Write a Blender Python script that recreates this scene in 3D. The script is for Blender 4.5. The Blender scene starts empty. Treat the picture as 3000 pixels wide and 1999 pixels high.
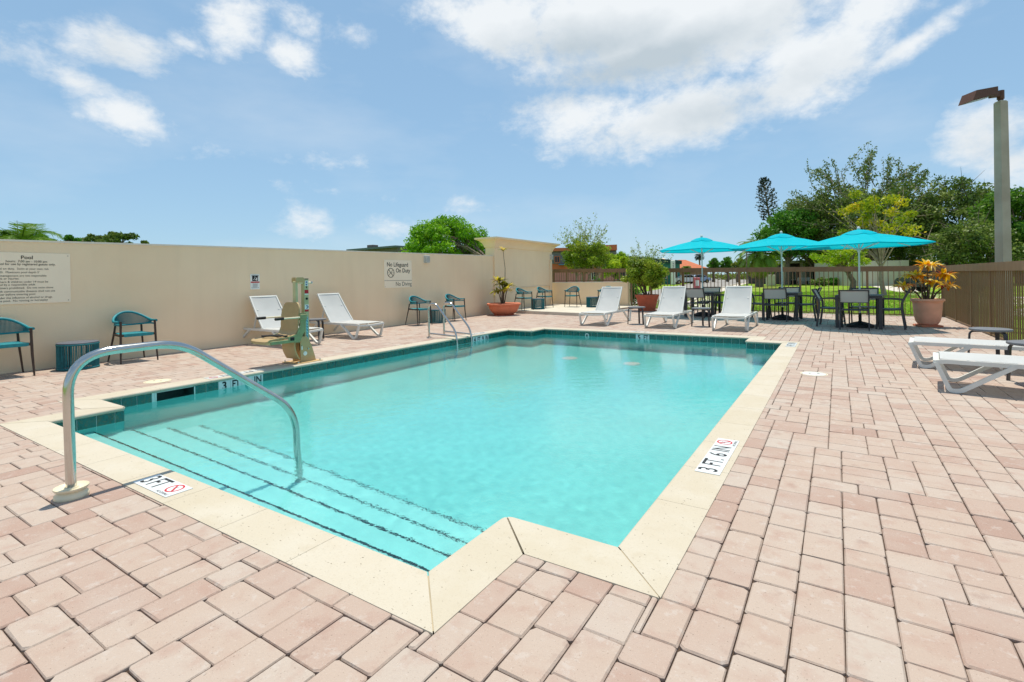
import bpy, math, random
import numpy as np
from mathutils import Vector, Matrix

random.seed(11)
rng = np.random.default_rng(11)
sc = bpy.context.scene
COL = sc.collection
PI = math.pi
R = math.radians

# ------------------------------------------------------------------ camera
H = 1.24
YAW, ROLL, FPX = 0.5723, -0.0165, 1486.1
cam_d = bpy.data.cameras.new('camera')
cam = bpy.data.objects.new('camera', cam_d)
COL.objects.link(cam)
cam.matrix_world = (Matrix.Translation((0, 0, H)) @ Matrix.Rotation(YAW, 4, 'Z')
                    @ Matrix.Rotation(PI / 2, 4, 'X') @ Matrix.Rotation(ROLL, 4, 'Z'))
cam_d.sensor_fit = 'HORIZONTAL'
cam_d.sensor_width = 36.0
cam_d.lens = FPX / 3000.0 * 36.0
cam_d.shift_y = -181.6 / 3000.0
cam_d.shift_x = 3.0 / 3000.0
cam_d.clip_start = 0.05
cam_d.clip_end = 3000
sc.camera = cam

# ------------------------------------------------------------------ sun, sky, exposure
SUN_DIR = Vector((-0.10, 0.20, 1.0)).normalized()      # towards the sun
SUN_EL = math.asin(SUN_DIR.z)
SUN_AZ = math.atan2(SUN_DIR.x, SUN_DIR.y)
sun_d = bpy.data.lights.new('sun', 'SUN')
sun_d.energy = 4.2
sun_d.angle = R(0.5)
sun_d.color = (1.0, 0.93, 0.80)
sun_d.cycles.is_caustics_light = True
sun = bpy.data.objects.new('sun', sun_d)
COL.objects.link(sun)
sun.rotation_euler = SUN_DIR.to_track_quat('Z', 'Y').to_euler()

world = bpy.data.worlds.new('World')
sc.world = world
world.use_nodes = True
SKY_STRENGTH = 0.12
sc.view_settings.view_transform = 'Standard'
sc.view_settings.look = 'None'
sc.view_settings.gamma = 1.0
sc.view_settings.use_curve_mapping = False
sc.view_settings.exposure = 0.2
sc.cycles.use_denoising = True
sc.cycles.max_bounces = 10
sc.cycles.diffuse_bounces = 4
sc.cycles.transmission_bounces = 8
sc.cycles.volume_bounces = 0
sc.cycles.transparent_max_bounces = 10
sc.cycles.sample_clamp_indirect = 6.0


def build_sky():
    nt = world.node_tree
    N, L = nt.nodes, nt.links
    bg = N['Background']
    bg.inputs[1].default_value = SKY_STRENGTH
    sky = N.new('ShaderNodeTexSky')
    sky.sky_type = 'NISHITA'
    sky.sun_disc = False
    sky.sun_elevation = SUN_EL
    sky.sun_rotation = SUN_AZ
    sky.air_density = 1.0
    sky.dust_density = 0.0
    sky.ozone_density = 2.0
    tc = N.new('ShaderNodeTexCoord')
    sep = N.new('ShaderNodeSeparateXYZ')
    L.new(tc.outputs['Generated'], sep.inputs[0])

    def mth(op, a, b=None, c=None, clamp=False):
        n = N.new('ShaderNodeMath')
        n.operation = op
        n.use_clamp = clamp
        for i, v in enumerate((a, b, c)):
            if v is None:
                continue
            if isinstance(v, (int, float)):
                n.inputs[i].default_value = v
            else:
                L.new(v, n.inputs[i])
        return n.outputs[0]

    az = mth('ARCTAN2', sep.outputs[0], sep.outputs[1])
    el = mth('ARCSINE', sep.outputs[2])
    com = N.new('ShaderNodeCombineXYZ')
    L.new(az, com.inputs[0])
    L.new(el, com.inputs[1])

    def vm(op, a, b):
        n = N.new('ShaderNodeVectorMath')
        n.operation = op
        for i, v in enumerate((a, b)):
            if v is None:
                continue
            if isinstance(v, tuple):
                n.inputs[i].default_value = v
            else:
                L.new(v, n.inputs[i])
        return n

    def noise(scale, detail, rough, vec, dist=0.0):
        n = N.new('ShaderNodeTexNoise')
        n.inputs['Scale'].default_value = scale
        n.inputs['Detail'].default_value = detail
        n.inputs['Roughness'].default_value = rough
        n.inputs['Distortion'].default_value = dist
        L.new(vec, n.inputs['Vector'])
        return n.outputs[0]

    stretch = vm('MULTIPLY', com.outputs[0], (1.0, 1.5, 1.0))
    # cloud cells: (azimuth, elevation, half width, half height, turn, weight), radians
    cells = CLOUDS
    field = None
    for (a, e, ra, re, tn, wt) in cells:
        d = vm('SUBTRACT', com.outputs[0], (a, e, 0)).outputs[0]
        if tn:
            rt = N.new('ShaderNodeVectorRotate')
            rt.rotation_type = 'Z_AXIS'
            rt.inputs['Angle'].default_value = -tn
            L.new(d, rt.inputs['Vector'])
            d = rt.outputs[0]
        d = vm('MULTIPLY', d, (1 / ra, 1 / re, 0)).outputs[0]
        ln = vm('LENGTH', d, None).outputs['Value']
        f = mth('MULTIPLY_ADD', ln, -wt, wt)
        field = f if field is None else mth('MAXIMUM', field, f)
    # elsewhere round the sky: scattered fair-weather clouds of the same kind
    away = mth('ABSOLUTE', mth('ADD', az, YAW))
    away = mth('SMOOTH_MIN', mth('MULTIPLY', mth('SUBTRACT', away, 0.95), 3.0), 1.0, 0.2)
    low = noise(3.2, 2, 0.5, stretch.outputs[0])
    gen = mth('MULTIPLY', mth('SUBTRACT', low, 0.52), 4.0)
    gen = mth('MINIMUM', gen, mth('SUBTRACT', mth('MULTIPLY', away, 2.0), 1.0))
    field = mth('MAXIMUM', field, gen)
    field = mth('MAXIMUM', field, -1.0)
    n1 = noise(9.0, 9, 0.62, stretch.outputs[0], 0.25)
    n2 = noise(24.0, 8, 0.66, stretch.outputs[0], 0.1)
    tot = mth('ADD', field, mth('MULTIPLY', mth('SUBTRACT', n1, 0.5), 1.75))
    tot = mth('ADD', tot, mth('MULTIPLY', mth('SUBTRACT', n2, 0.5), 1.0))
    ms = N.new('ShaderNodeMapRange')
    ms.interpolation_type = 'SMOOTHSTEP'
    L.new(tot, ms.inputs[0])
    ms.inputs[1].default_value = 0.0
    ms.inputs[2].default_value = 0.95
    mask = mth('MULTIPLY', ms.outputs[0], 0.96)
    # thin high haze veil
    veil = noise(2.4, 5, 0.55, vm('MULTIPLY', com.outputs[0], (1, 2.6, 1)).outputs[0])
    veil = mth('MULTIPLY', mth('SUBTRACT', veil, 0.48, None, True), 0.9)
    mask = mth('MAXIMUM', mask, mth('MINIMUM', veil, 0.22))
    # grey bellies where the cloud is thick
    g = None
    for (a, e, ra, re, tn, wt) in BELLIES:
        d = vm('SUBTRACT', com.outputs[0], (a, e, 0)).outputs[0]
        rt = N.new('ShaderNodeVectorRotate')
        rt.rotation_type = 'Z_AXIS'
        rt.inputs['Angle'].default_value = -tn
        L.new(d, rt.inputs['Vector'])
        d = vm('MULTIPLY', rt.outputs[0], (1 / ra, 1 / re, 0)).outputs[0]
        ln = vm('LENGTH', d, None).outputs['Value']
        f = mth('MULTIPLY_ADD', ln, -wt, wt)
        g = f if g is None else mth('MAXIMUM', g, f)
    g = mth('ADD', g, mth('MULTIPLY', mth('SUBTRACT', noise(7.0, 6, 0.55, stretch.outputs[0]), 0.5), 1.6))
    g = mth('MULTIPLY', mth('ADD', g, 0.25), 0.9, None, True)
    cc = N.new('ShaderNodeMix')
    cc.data_type = 'RGBA'
    cc.inputs[6].default_value = (*[v / SKY_STRENGTH for v in (0.78, 0.81, 0.83)], 1)
    cc.inputs[7].default_value = (*[v / SKY_STRENGTH for v in (0.47, 0.54, 0.59)], 1)
    L.new(g, cc.inputs[0])
    mx = N.new('ShaderNodeMix')
    mx.data_type = 'RGBA'
    # hazy bright tropical sky: the whole dome softened evenly
    sc1 = N.new('ShaderNodeVectorMath')
    sc1.operation = 'SCALE'
    sc1.inputs['Scale'].default_value = 0.1
    L.new(sky.outputs[0], sc1.inputs[0])
    gm = N.new('ShaderNodeGamma')
    gm.inputs[1].default_value = 0.35
    L.new(sc1.outputs[0], gm.inputs[0])
    tint = N.new('ShaderNodeVectorMath')
    tint.operation = 'MULTIPLY'
    tint.inputs[1].default_value = tuple(v / SKY_STRENGTH for v in (0.475, 0.665, 0.82))
    L.new(gm.outputs[0], tint.inputs[0])
    L.new(mask, mx.inputs[0])
    L.new(tint.outputs[0], mx.inputs[6])
    L.new(cc.outputs[2], mx.inputs[7])
    L.new(mx.outputs[2], bg.inputs[0])


CLOUDS = [(-0.2688, 0.449, 0.4633, 0.1401, -0.0349, 1.7),
          (-0.5754, 0.4664, 0.1927, 0.0858, -0.2094, 1.3),
          (-0.2533, 0.2888, 0.2511, 0.0761, 0.1745, 1.35),
          (-0.031, 0.3451, 0.1632, 0.0965, 0.2618, 1.4),
          (0.0922, 0.3358, 0.1468, 0.0235, 0.4189, 0.9),
          (-0.4182, 0.3054, 0.1884, 0.0664, 0.0, 1.1),
          (0.0454, 0.3999, 0.0851, 0.0602, 0.0, 1.3),
          (-0.6756, 0.4814, 0.1127, 0.0474, 0.0, 0.8),
          (-1.2248, 0.3566, 0.1061, 0.0432, 0.0, 1.118),
          (-1.2784, 0.2999, 0.0828, 0.038, -0.3491, 0.95),
          (-1.2304, 0.2636, 0.085, 0.0457, -0.384, 0.839),
          (-1.2673, 0.2497, 0.0357, 0.0243, 0.0, 0.4),
          (-1.0633, 0.4242, 0.0666, 0.0747, -0.1745, 1.174),
          (-0.9795, 0.3918, 0.0631, 0.0372, -0.2618, 1.006),
          (-0.9701, 0.4448, 0.0514, 0.0253, -0.1745, 0.5),
          (-0.8694, 0.442, 0.0492, 0.0263, 0.0, 0.5),
          (-1.1293, 0.382, 0.0436, 0.0247, 0.0, 0.6),
          (-0.9642, 0.1103, 0.0746, 0.0369, -0.1396, 0.7),
          (-0.8129, 0.097, 0.0697, 0.0311, 0.0, 0.6),
          (-0.6518, 0.1465, 0.0601, 0.0249, 0.0, 0.55),
          (-0.9215, 0.225, 0.1126, 0.0271, -0.0873, 0.4),
          (-1.0922, 0.2251, 0.1317, 0.0145, 0.0873, 0.16),
          (-0.8924, 0.1684, 0.0847, 0.0087, -0.0698, 0.1),
          (0.1796, 0.1918, 0.0684, 0.059, 0.3142, 1.0),
          (0.2071, 0.1491, 0.058, 0.0514, 0.0, 0.9)]
BELLIES = [(-0.3135, 0.387, 0.2947, 0.0473, 0.1396, 1.2),
           (-0.416, 0.4213, 0.2136, 0.047, 0.0, 1.0),
           (-0.1822, 0.2891, 0.2057, 0.0314, 0.1745, 0.45),
           (0.1829, 0.1674, 0.0464, 0.0333, 0.0, 0.4),
           (-1.221, 0.329, 0.0641, 0.0193, 0.0, 0.1)]

build_sky()

# ------------------------------------------------------------------ helpers
def C(r, g, b, k=1.0):
    """0-255 sRGB to linear"""
    o = []
    for v in (r, g, b):
        v /= 255.0
        o.append((v / 12.92 if v <= 0.04045 else ((v + 0.055) / 1.055) ** 2.4) * k)
    return tuple(o)


def material(name, col, rough=0.55, metal=0.0, var=0.12, vscale=6.0, bump=0.0, bscale=60.0, spec=0.4,
             coat=0.0, col2=None, detail=4, streak=None):
    m = bpy.data.materials.new(name)
    m.use_nodes = True
    nt = m.node_tree
    N, L = nt.nodes, nt.links
    b = N['Principled BSDF']
    b.inputs['Roughness'].default_value = rough
    b.inputs['Metallic'].default_value = metal
    b.inputs['Specular IOR Level'].default_value = spec
    b.inputs['Coat Weight'].default_value = coat
    tc = N.new('ShaderNodeTexCoord')
    vec = tc.outputs['Object']
    if streak:
        mp = N.new('ShaderNodeMapping')
        mp.inputs['Scale'].default_value = streak
        L.new(vec, mp.inputs[0])
        vec = mp.outputs[0]
    if var > 0 or col2:
        n = N.new('ShaderNodeTexNoise')
        n.inputs['Scale'].default_value = vscale
        n.inputs['Detail'].default_value = detail
        L.new(vec, n.inputs['Vector'])
        mr = N.new('ShaderNodeMapRange')
        mr.inputs[1].default_value = 0.3
        mr.inputs[2].default_value = 0.7
        L.new(n.outputs[0], mr.inputs[0])
        mx = N.new('ShaderNodeMix')
        mx.data_type = 'RGBA'
        c2 = col2 if col2 else tuple(max(0, c * (1 - var)) for c in col)
        c1 = col if col2 else tuple(min(1, c * (1 + var)) for c in col)
        mx.inputs[6].default_value = (*c1, 1)
        mx.inputs[7].default_value = (*c2, 1)
        L.new(mr.outputs[0], mx.inputs[0])
        L.new(mx.outputs[2], b.inputs['Base Color'])
        mr2 = N.new('ShaderNodeMapRange')
        mr2.inputs[3].default_value = max(0.02, rough - 0.08)
        mr2.inputs[4].default_value = min(1, rough + 0.08)
        L.new(n.outputs[0], mr2.inputs[0])
        L.new(mr2.outputs[0], b.inputs['Roughness'])
    else:
        b.inputs['Base Color'].default_value = (*col, 1)
    if bump > 0:
        n2 = N.new('ShaderNodeTexNoise')
        n2.inputs['Scale'].default_value = bscale
        n2.inputs['Detail'].default_value = 5
        L.new(tc.outputs['Object'], n2.inputs['Vector'])
        bp = N.new('ShaderNodeBump')
        bp.inputs['Strength'].default_value = 1.0
        bp.inputs['Distance'].default_value = bump
        L.new(n2.outputs[0], bp.inputs['Height'])
        L.new(bp.outputs[0], b.inputs['Normal'])
    return m


def fillet(pts, rad, n=6):
    """round the corners of a polyline"""
    P = [Vector(p) for p in pts]
    out = [P[0]]
    for i in range(1, len(P) - 1):
        a, b, c = P[i - 1], P[i], P[i + 1]
        u, v = (a - b), (c - b)
        r = rad[i] if isinstance(rad, (list, tuple)) else rad
        d = min(r, u.length * 0.48, v.length * 0.48)
        p0, p1 = b + u.normalized() * d, b + v.normalized() * d
        for k in range(n + 1):
            t = k / n
            out.append(p0 * (1 - t) ** 2 + b * 2 * t * (1 - t) + p1 * t * t)
    out.append(P[-1])
    return out


class MB:
    def __init__(self):
        self.v, self.f, self.att = [], [], []

    def add(self, vs, fs, tone=None):
        o = len(self.v)
        self.v.extend([tuple(p) for p in vs])
        self.f.extend([tuple(i + o for i in q) for q in fs])
        if tone is not None:
            self.att.extend([tone] * len(fs))
        return self

    def box(self, c, s, rz=0.0, bev=0.0, M=None):
        hx, hy, hz = s[0] / 2, s[1] / 2, s[2] / 2
        if M is None:
            M = Matrix.Translation(c) @ Matrix.Rotation(rz, 4, 'Z')
        if bev <= 0:
            vs = [(x * hx, y * hy, z * hz) for z in (-1, 1) for y in (-1, 1) for x in (-1, 1)]
            fs = [(0, 2, 3, 1), (4, 5, 7, 6), (0, 1, 5, 4), (2, 6, 7, 3), (0, 4, 6, 2), (1, 3, 7, 5)]
        else:
            b = min(bev, hx * .49, hy * .49, hz * .49)
            vs, idx = [], {}
            for sx in (-1, 1):
                for sy in (-1, 1):
                    for sz in (-1, 1):
                        for ax in range(3):
                            h = [hx - b, hy - b, hz - b]
                            h[ax] += b
                            idx[(sx, sy, sz, ax)] = len(vs)
                            vs.append((sx * h[0], sy * h[1], sz * h[2]))
            I = lambda sx, sy, sz, ax: idx[(sx, sy, sz, ax)]
            fs = []
            for s_ in (-1, 1):
                q = [I(s_, -1, -1, 0), I(s_, 1, -1, 0), I(s_, 1, 1, 0), I(s_, -1, 1, 0)]
                fs.append(tuple(q if s_ > 0 else q[::-1]))
                q = [I(-1, s_, -1, 1), I(1, s_, -1, 1), I(1, s_, 1, 1), I(-1, s_, 1, 1)]
                fs.append(tuple(q[::-1] if s_ > 0 else q))
                q = [I(-1, -1, s_, 2), I(1, -1, s_, 2), I(1, 1, s_, 2), I(-1, 1, s_, 2)]
                fs.append(tuple(q if s_ > 0 else q[::-1]))
            for a in (-1, 1):
                for c_ in (-1, 1):
                    q = [I(a, c_, -1, 0), I(a, c_, 1, 0), I(a, c_, 1, 1), I(a, c_, -1, 1)]
                    fs.append(tuple(q if a * c_ < 0 else q[::-1])[::-1])
                    q = [I(a, -1, c_, 0), I(a, 1, c_, 0), I(a, 1, c_, 2), I(a, -1, c_, 2)]
                    fs.append(tuple(q if a * c_ > 0 else q[::-1]))
                    q = [I(-1, a, c_, 1), I(1, a, c_, 1), I(1, a, c_, 2), I(-1, a, c_, 2)]
                    fs.append(tuple(q if a * c_ < 0 else q[::-1]))
            for sx in (-1, 1):
                for sy in (-1, 1):
                    for sz in (-1, 1):
                        q = [I(sx, sy, sz, 0), I(sx, sy, sz, 1), I(sx, sy, sz, 2)]
                        fs.append(tuple(q if sx * sy * sz > 0 else q[::-1]))
        return self.add([M @ Vector(p) for p in vs], fs)

    def tube(self, pts, r, n=10, caps=True, radii=None):
        P = [Vector(p) for p in pts]
        k = len(P)
        T = []
        for i in range(k):
            d = P[min(i + 1, k - 1)] - P[max(i - 1, 0)]
            T.append(d.normalized() if d.length > 1e-9 else Vector((0, 0, 1)))
        ref = Vector((0, 0, 1)) if abs(T[0].z) < 0.9 else Vector((1, 0, 0))
        nrm = T[0].cross(ref).normalized()
        vs, fs = [], []
        for i in range(k):
            if i:
                q = T[i - 1].rotation_difference(T[i])
                nrm = (q @ nrm).normalized()
            bn = T[i].cross(nrm)
            rr = radii[i] if radii else r
            for j in range(n):
                a = 2 * PI * j / n
                vs.append(P[i] + (nrm * math.cos(a) + bn * math.sin(a)) * rr)
        for i in range(k - 1):
            for j in range(n):
                j2 = (j + 1) % n
                fs.append((i * n + j, i * n + j2, (i + 1) * n + j2, (i + 1) * n + j))
        if caps:
            fs.append(tuple(range(n - 1, -1, -1)))
            fs.append(tuple((k - 1) * n + j for j in range(n)))
        return self.add(vs, fs)

    def sweep(self, pts, side, w, t):
        """rectangular bar along pts; w across (side axis), t in the plane of the path"""
        P = [Vector(p) for p in pts]
        S = Vector(side).normalized()
        k = len(P)
        vs, fs = [], []
        for i in range(k):
            a = (P[i] - P[i - 1]).normalized() if i else (P[1] - P[0]).normalized()
            b = (P[i + 1] - P[i]).normalized() if i < k - 1 else a
            na, nb = S.cross(a), S.cross(b)
            m = (na + nb)
            m = m.normalized() if m.length > 1e-6 else na
            sc_ = 1.0 / max(0.35, m.dot(na))
            m = m * sc_ * t / 2
            s2 = S * w / 2
            vs += [P[i] - s2 - m, P[i] + s2 - m, P[i] + s2 + m, P[i] - s2 + m]
        for i in range(k - 1):
            for j in range(4):
                j2 = (j + 1) % 4
                fs.append((i * 4 + j, (i + 1) * 4 + j, (i + 1) * 4 + j2, i * 4 + j2))
        fs.append((0, 1, 2, 3))
        fs.append(tuple((k - 1) * 4 + j for j in (3, 2, 1, 0)))
        return self.add(vs, fs)

    def lathe(self, prof, n=24, c=(0, 0), caps=True):
        vs, fs = [], []
        for (r, z) in prof:
            for j in range(n):
                a = 2 * PI * j / n
                vs.append((c[0] + r * math.cos(a), c[1] + r * math.sin(a), z))
        for i in range(len(prof) - 1):
            for j in range(n):
                j2 = (j + 1) % n
                fs.append((i * n + j, i * n + j2, (i + 1) * n + j2, (i + 1) * n + j))
        if caps:
            fs.append(tuple(range(n - 1, -1, -1)))
            fs.append(tuple((len(prof) - 1) * n + j for j in range(n)))
        return self.add(vs, fs)

    def prism(self, poly, z0, z1):
        n = len(poly)
        vs = [(x, y, z0) for x, y in poly] + [(x, y, z1) for x, y in poly]
        fs = [tuple(range(n - 1, -1, -1)), tuple(range(n, 2 * n))]
        fs += [(i, (i + 1) % n, n + (i + 1) % n, n + i) for i in range(n)]
        return self.add(vs, fs)

    def extrude(self, poly3, d):
        """flat polygon (3d points) pushed along vector d"""
        n = len(poly3)
        d = Vector(d)
        vs = [Vector(p) for p in poly3] + [Vector(p) + d for p in poly3]
        fs = [tuple(range(n - 1, -1, -1)), tuple(range(n, 2 * n))]
        fs += [(i, (i + 1) % n, n + (i + 1) % n, n + i) for i in range(n)]
        return self.add(vs, fs)

    def mesh(self, name, mat, smooth=None):
        me = bpy.data.meshes.new(name)
        me.from_pydata(self.v, [], self.f)
        if mat is not None:
            me.materials.append(mat)
        if self.att:
            a = me.attributes.new('tone', 'FLOAT', 'FACE')
            a.data.foreach_set('value', np.array(self.att, dtype=np.float32))
        if smooth:
            me.polygons.foreach_set('use_smooth', [True] * len(me.polygons))
            if smooth < 179:
                me.set_sharp_from_angle(angle=R(smooth))
        return me

    def build(self, name, mat, parent=None, smooth=None, loc=None, rot=None):
        return place(name, self.mesh(name, mat, smooth), parent, loc, rot)


def place(name, me, parent=None, loc=None, rot=None):
    o = bpy.data.objects.new(name, me)
    COL.objects.link(o)
    if parent is not None:
        o.parent = parent
    if loc is not None:
        o.location = loc
    if rot is not None:
        o.rotation_euler = rot
    return o


def fast_mesh(name, verts, quads, mat, tone=None, smooth=False):
    me = bpy.data.meshes.new(name)
    verts = np.asarray(verts, dtype=np.float32)
    quads = np.asarray(quads, dtype=np.int32)
    k = quads.shape[1]
    me.vertices.add(len(verts))
    me.vertices.foreach_set('co', verts.ravel())
    me.loops.add(quads.size)
    me.loops.foreach_set('vertex_index', quads.ravel())
    me.polygons.add(len(quads))
    me.polygons.foreach_set('loop_start', np.arange(0, quads.size, k, dtype=np.int32))
    me.polygons.foreach_set('loop_total', np.full(len(quads), k, dtype=np.int32))
    if smooth:
        me.polygons.foreach_set('use_smooth', np.ones(len(quads), dtype=bool))
    me.update(calc_edges=True)
    me.materials.append(mat)
    if tone is not None:
        a = me.attributes.new('tone', 'FLOAT', 'FACE')
        a.data.foreach_set('value', np.asarray(tone, dtype=np.float32))
    return me


def tag(o, label=None, cat=None, group=None, kind=None):
    if label:
        o['label'] = label
    if cat:
        o['category'] = cat
    if group:
        o['group'] = group
    if kind:
        o['kind'] = kind
    return o


def thing(name, label, cat, loc=(0, 0, 0), rz=0.0, group=None):
    o = bpy.data.objects.new(name, None)
    o.empty_display_size = 0.1
    COL.objects.link(o)
    o.location = loc
    o.rotation_euler = (0, 0, rz)
    return tag(o, label, cat, group)


def kids(o):
    return list(o.children)


def copy_tree(o, parent=None):
    c = o.copy()
    COL.objects.link(c)
    c.parent = parent
    for k in kids(o):
        copy_tree(k, c)
    return c


def copy_thing(proto, loc, rz, label, group=None):
    c = copy_tree(proto)
    c.location = loc
    c.rotation_euler = (0, 0, rz)
    c['label'] = label
    if group:
        c['group'] = group
    return c


def receiver(o):
    o.cycles.is_caustics_receiver = True
    return o


def text_mesh(body, size, mat, align='CENTER', bold=0.0, sx=1.0, name='lettering'):
    cu = bpy.data.curves.new('t', 'FONT')
    cu.body = body
    cu.size = size
    cu.align_x = align
    cu.align_y = 'CENTER'
    cu.offset = bold * size
    cu.resolution_u = 3
    ob = bpy.data.objects.new('t', cu)
    COL.objects.link(ob)
    bpy.context.view_layer.update()
    dg = bpy.context.evaluated_depsgraph_get()
    me = bpy.data.meshes.new_from_object(ob.evaluated_get(dg))
    bpy.data.objects.remove(ob)
    bpy.data.curves.remove(cu)
    me.name = name
    if sx != 1.0:
        me.transform(Matrix.Diagonal((sx, 1, 1, 1)))
    me.materials.clear()
    me.materials.append(mat)
    return me


def letters_of(me, mat, name='letter'):
    """one mesh for each separate glyph outline of a lettering mesh"""
    n = len(me.vertices)
    par = list(range(n))

    def find(a):
        while par[a] != a:
            par[a] = par[par[a]]
            a = par[a]
        return a
    for e in me.edges:
        a, b = find(e.vertices[0]), find(e.vertices[1])
        if a != b:
            par[a] = b
    groups = {}
    for p in me.polygons:
        groups.setdefault(find(p.vertices[0]), []).append(tuple(p.vertices))
    out = []
    for fs in groups.values():
        ids = sorted({i for f in fs for i in f})
        mp = {i: k for k, i in enumerate(ids)}
        m2 = bpy.data.meshes.new(name)
        m2.from_pydata([tuple(me.vertices[i].co) for i in ids], [], [tuple(mp[i] for i in f) for f in fs])
        m2.materials.append(mat)
        out.append(m2)
    return out


# ------------------------------------------------------------------ materials
def paver_material():
    m = bpy.data.materials.new('tumbled_paver')
    m.use_nodes = True
    nt = m.node_tree
    N, L = nt.nodes, nt.links
    b = N['Principled BSDF']
    b.inputs['Roughness'].default_value = 0.82
    b.inputs['Specular IOR Level'].default_value = 0.25
    at = N.new('ShaderNodeAttribute')
    at.attribute_name = 'tone'
    rp = N.new('ShaderNodeValToRGB')
    el = rp.color_ramp.elements
    el[0].position, el[0].color = 0.0, (0.351, 0.239, 0.192, 1)
    el[1].position, el[1].color = 1.0, (0.451, 0.387, 0.329, 1)
    for p, c in ((0.10, (0.380, 0.266, 0.214)), (0.3, (0.418, 0.315, 0.257)), (0.55, (0.437, 0.342, 0.278)), (0.8, (0.451, 0.369, 0.308))):
        e = el.new(p)
        e.color = (*c, 1)
    L.new(at.outputs['Fac'], rp.inputs[0])
    tc = N.new('ShaderNodeTexCoord')
    geo = N.new('ShaderNodeNewGeometry')

    def noise(scale, detail, rough=0.55, vec=None):
        n = N.new('ShaderNodeTexNoise')
        n.inputs['Scale'].default_value = scale
        n.inputs['Detail'].default_value = detail
        n.inputs['Roughness'].default_value = rough
        L.new(vec or geo.outputs['Position'], n.inputs['Vector'])
        return n.outputs[0]

    def mix(f, a, bcol, lo, hi, amt):
        mr = N.new('ShaderNodeMapRange')
        mr.inputs[1].default_value, mr.inputs[2].default_value = lo, hi
        mr.inputs[4].default_value = amt
        L.new(f, mr.inputs[0])
        mx = N.new('ShaderNodeMix')
        mx.data_type = 'RGBA'
        L.new(mr.outputs[0], mx.inputs[0])
        L.new(a, mx.inputs[6])
        mx.inputs[7].default_value = (*bcol, 1)
        return mx.outputs[2]
    c = rp.outputs[0]
    c = mix(noise(9, 3), c, (0.380, 0.248, 0.197), 0.50, 0.70, 0.55)         # rosy blush
    c = mix(noise(2.2, 3), c, (0.465, 0.405, 0.351), 0.5, 0.7, 0.45)         # wide pale areas
    c = mix(noise(14, 8, 0.7), c, (0.494, 0.436, 0.389), 0.56, 0.64, 0.5)   # lime bloom, patchy edges
    c = mix(noise(5.5, 4), c, (0.257, 0.153, 0.124), 0.64, 0.76, 0.55)        # a few dark rust stains
    c = mix(noise(160, 3), c, (0.570, 0.504, 0.436), 0.62, 0.72, 0.5)        # light grains
    c = mix(noise(120, 2), c, (0.190, 0.135, 0.103), 0.66, 0.74, 0.7)          # dark grains and pits
    L.new(c, b.inputs['Base Color'])
    bp = N.new('ShaderNodeBump')
    bp.inputs['Distance'].default_value = 0.004
    bp.inputs['Strength'].default_value = 0.8
    L.new(noise(55, 8, 0.65), bp.inputs['Height'])
    L.new(bp.outputs[0], b.inputs['Normal'])
    return m


def coping_material():
    m = bpy.data.materials.new('cast_coping')
    m.use_nodes = True
    nt = m.node_tree
    N, L = nt.nodes, nt.links
    b = N['Principled BSDF']
    b.inputs['Roughness'].default_value = 0.8
    b.inputs['Specular IOR Level'].default_value = 0.25
    geo = N.new('ShaderNodeNewGeometry')
    at = N.new('ShaderNodeAttribute')
    at.attribute_name = 'tone'

    def noise(scale, detail, rough=0.55):
        n = N.new('ShaderNodeTexNoise')
        n.inputs['Scale'].default_value = scale
        n.inputs['Detail'].default_value = detail
        n.inputs['Roughness'].default_value = rough
        L.new(geo.outputs['Position'], n.inputs['Vector'])
        return n.outputs[0]

    def mix(f, a, bcol, lo, hi, amt):
        mr = N.new('ShaderNodeMapRange')
        mr.inputs[1].default_value, mr.inputs[2].default_value = lo, hi
        mr.inputs[4].default_value = amt
        L.new(f, mr.inputs[0])
        mx = N.new('ShaderNodeMix')
        mx.data_type = 'RGBA'
        L.new(mr.outputs[0], mx.inputs[0])
        L.new(a, mx.inputs[6])
        mx.inputs[7].default_value = (*bcol, 1)
        return mx.outputs[2]
    rp = N.new('ShaderNodeValToRGB')
    rp.color_ramp.elements[0].color = (0.50, 0.44, 0.335, 1)
    rp.color_ramp.elements[1].color = (0.53, 0.475, 0.38, 1)
    L.new(at.outputs['Fac'], rp.inputs[0])
    c = mix(noise(3, 4), rp.outputs[0], (0.55, 0.505, 0.42), 0.45, 0.7, 0.7)
    c = mix(noise(7, 6, 0.65), c, (0.46, 0.39, 0.28), 0.55, 0.74, 0.5)
    c = mix(noise(140, 2), c, (0.42, 0.36, 0.27), 0.58, 0.7, 0.45)
    c = mix(noise(75, 2, 0.4), c, C(96, 84, 66), 0.71, 0.75, 0.85)
    L.new(c, b.inputs['Base Color'])
    bp = N.new('ShaderNodeBump')
    bp.inputs['Distance'].default_value = 0.0025
    bp.inputs['Strength'].default_value = 0.7
    L.new(noise(85, 6, 0.6), bp.inputs['Height'])
    L.new(bp.outputs[0], b.inputs['Normal'])
    return m


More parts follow.
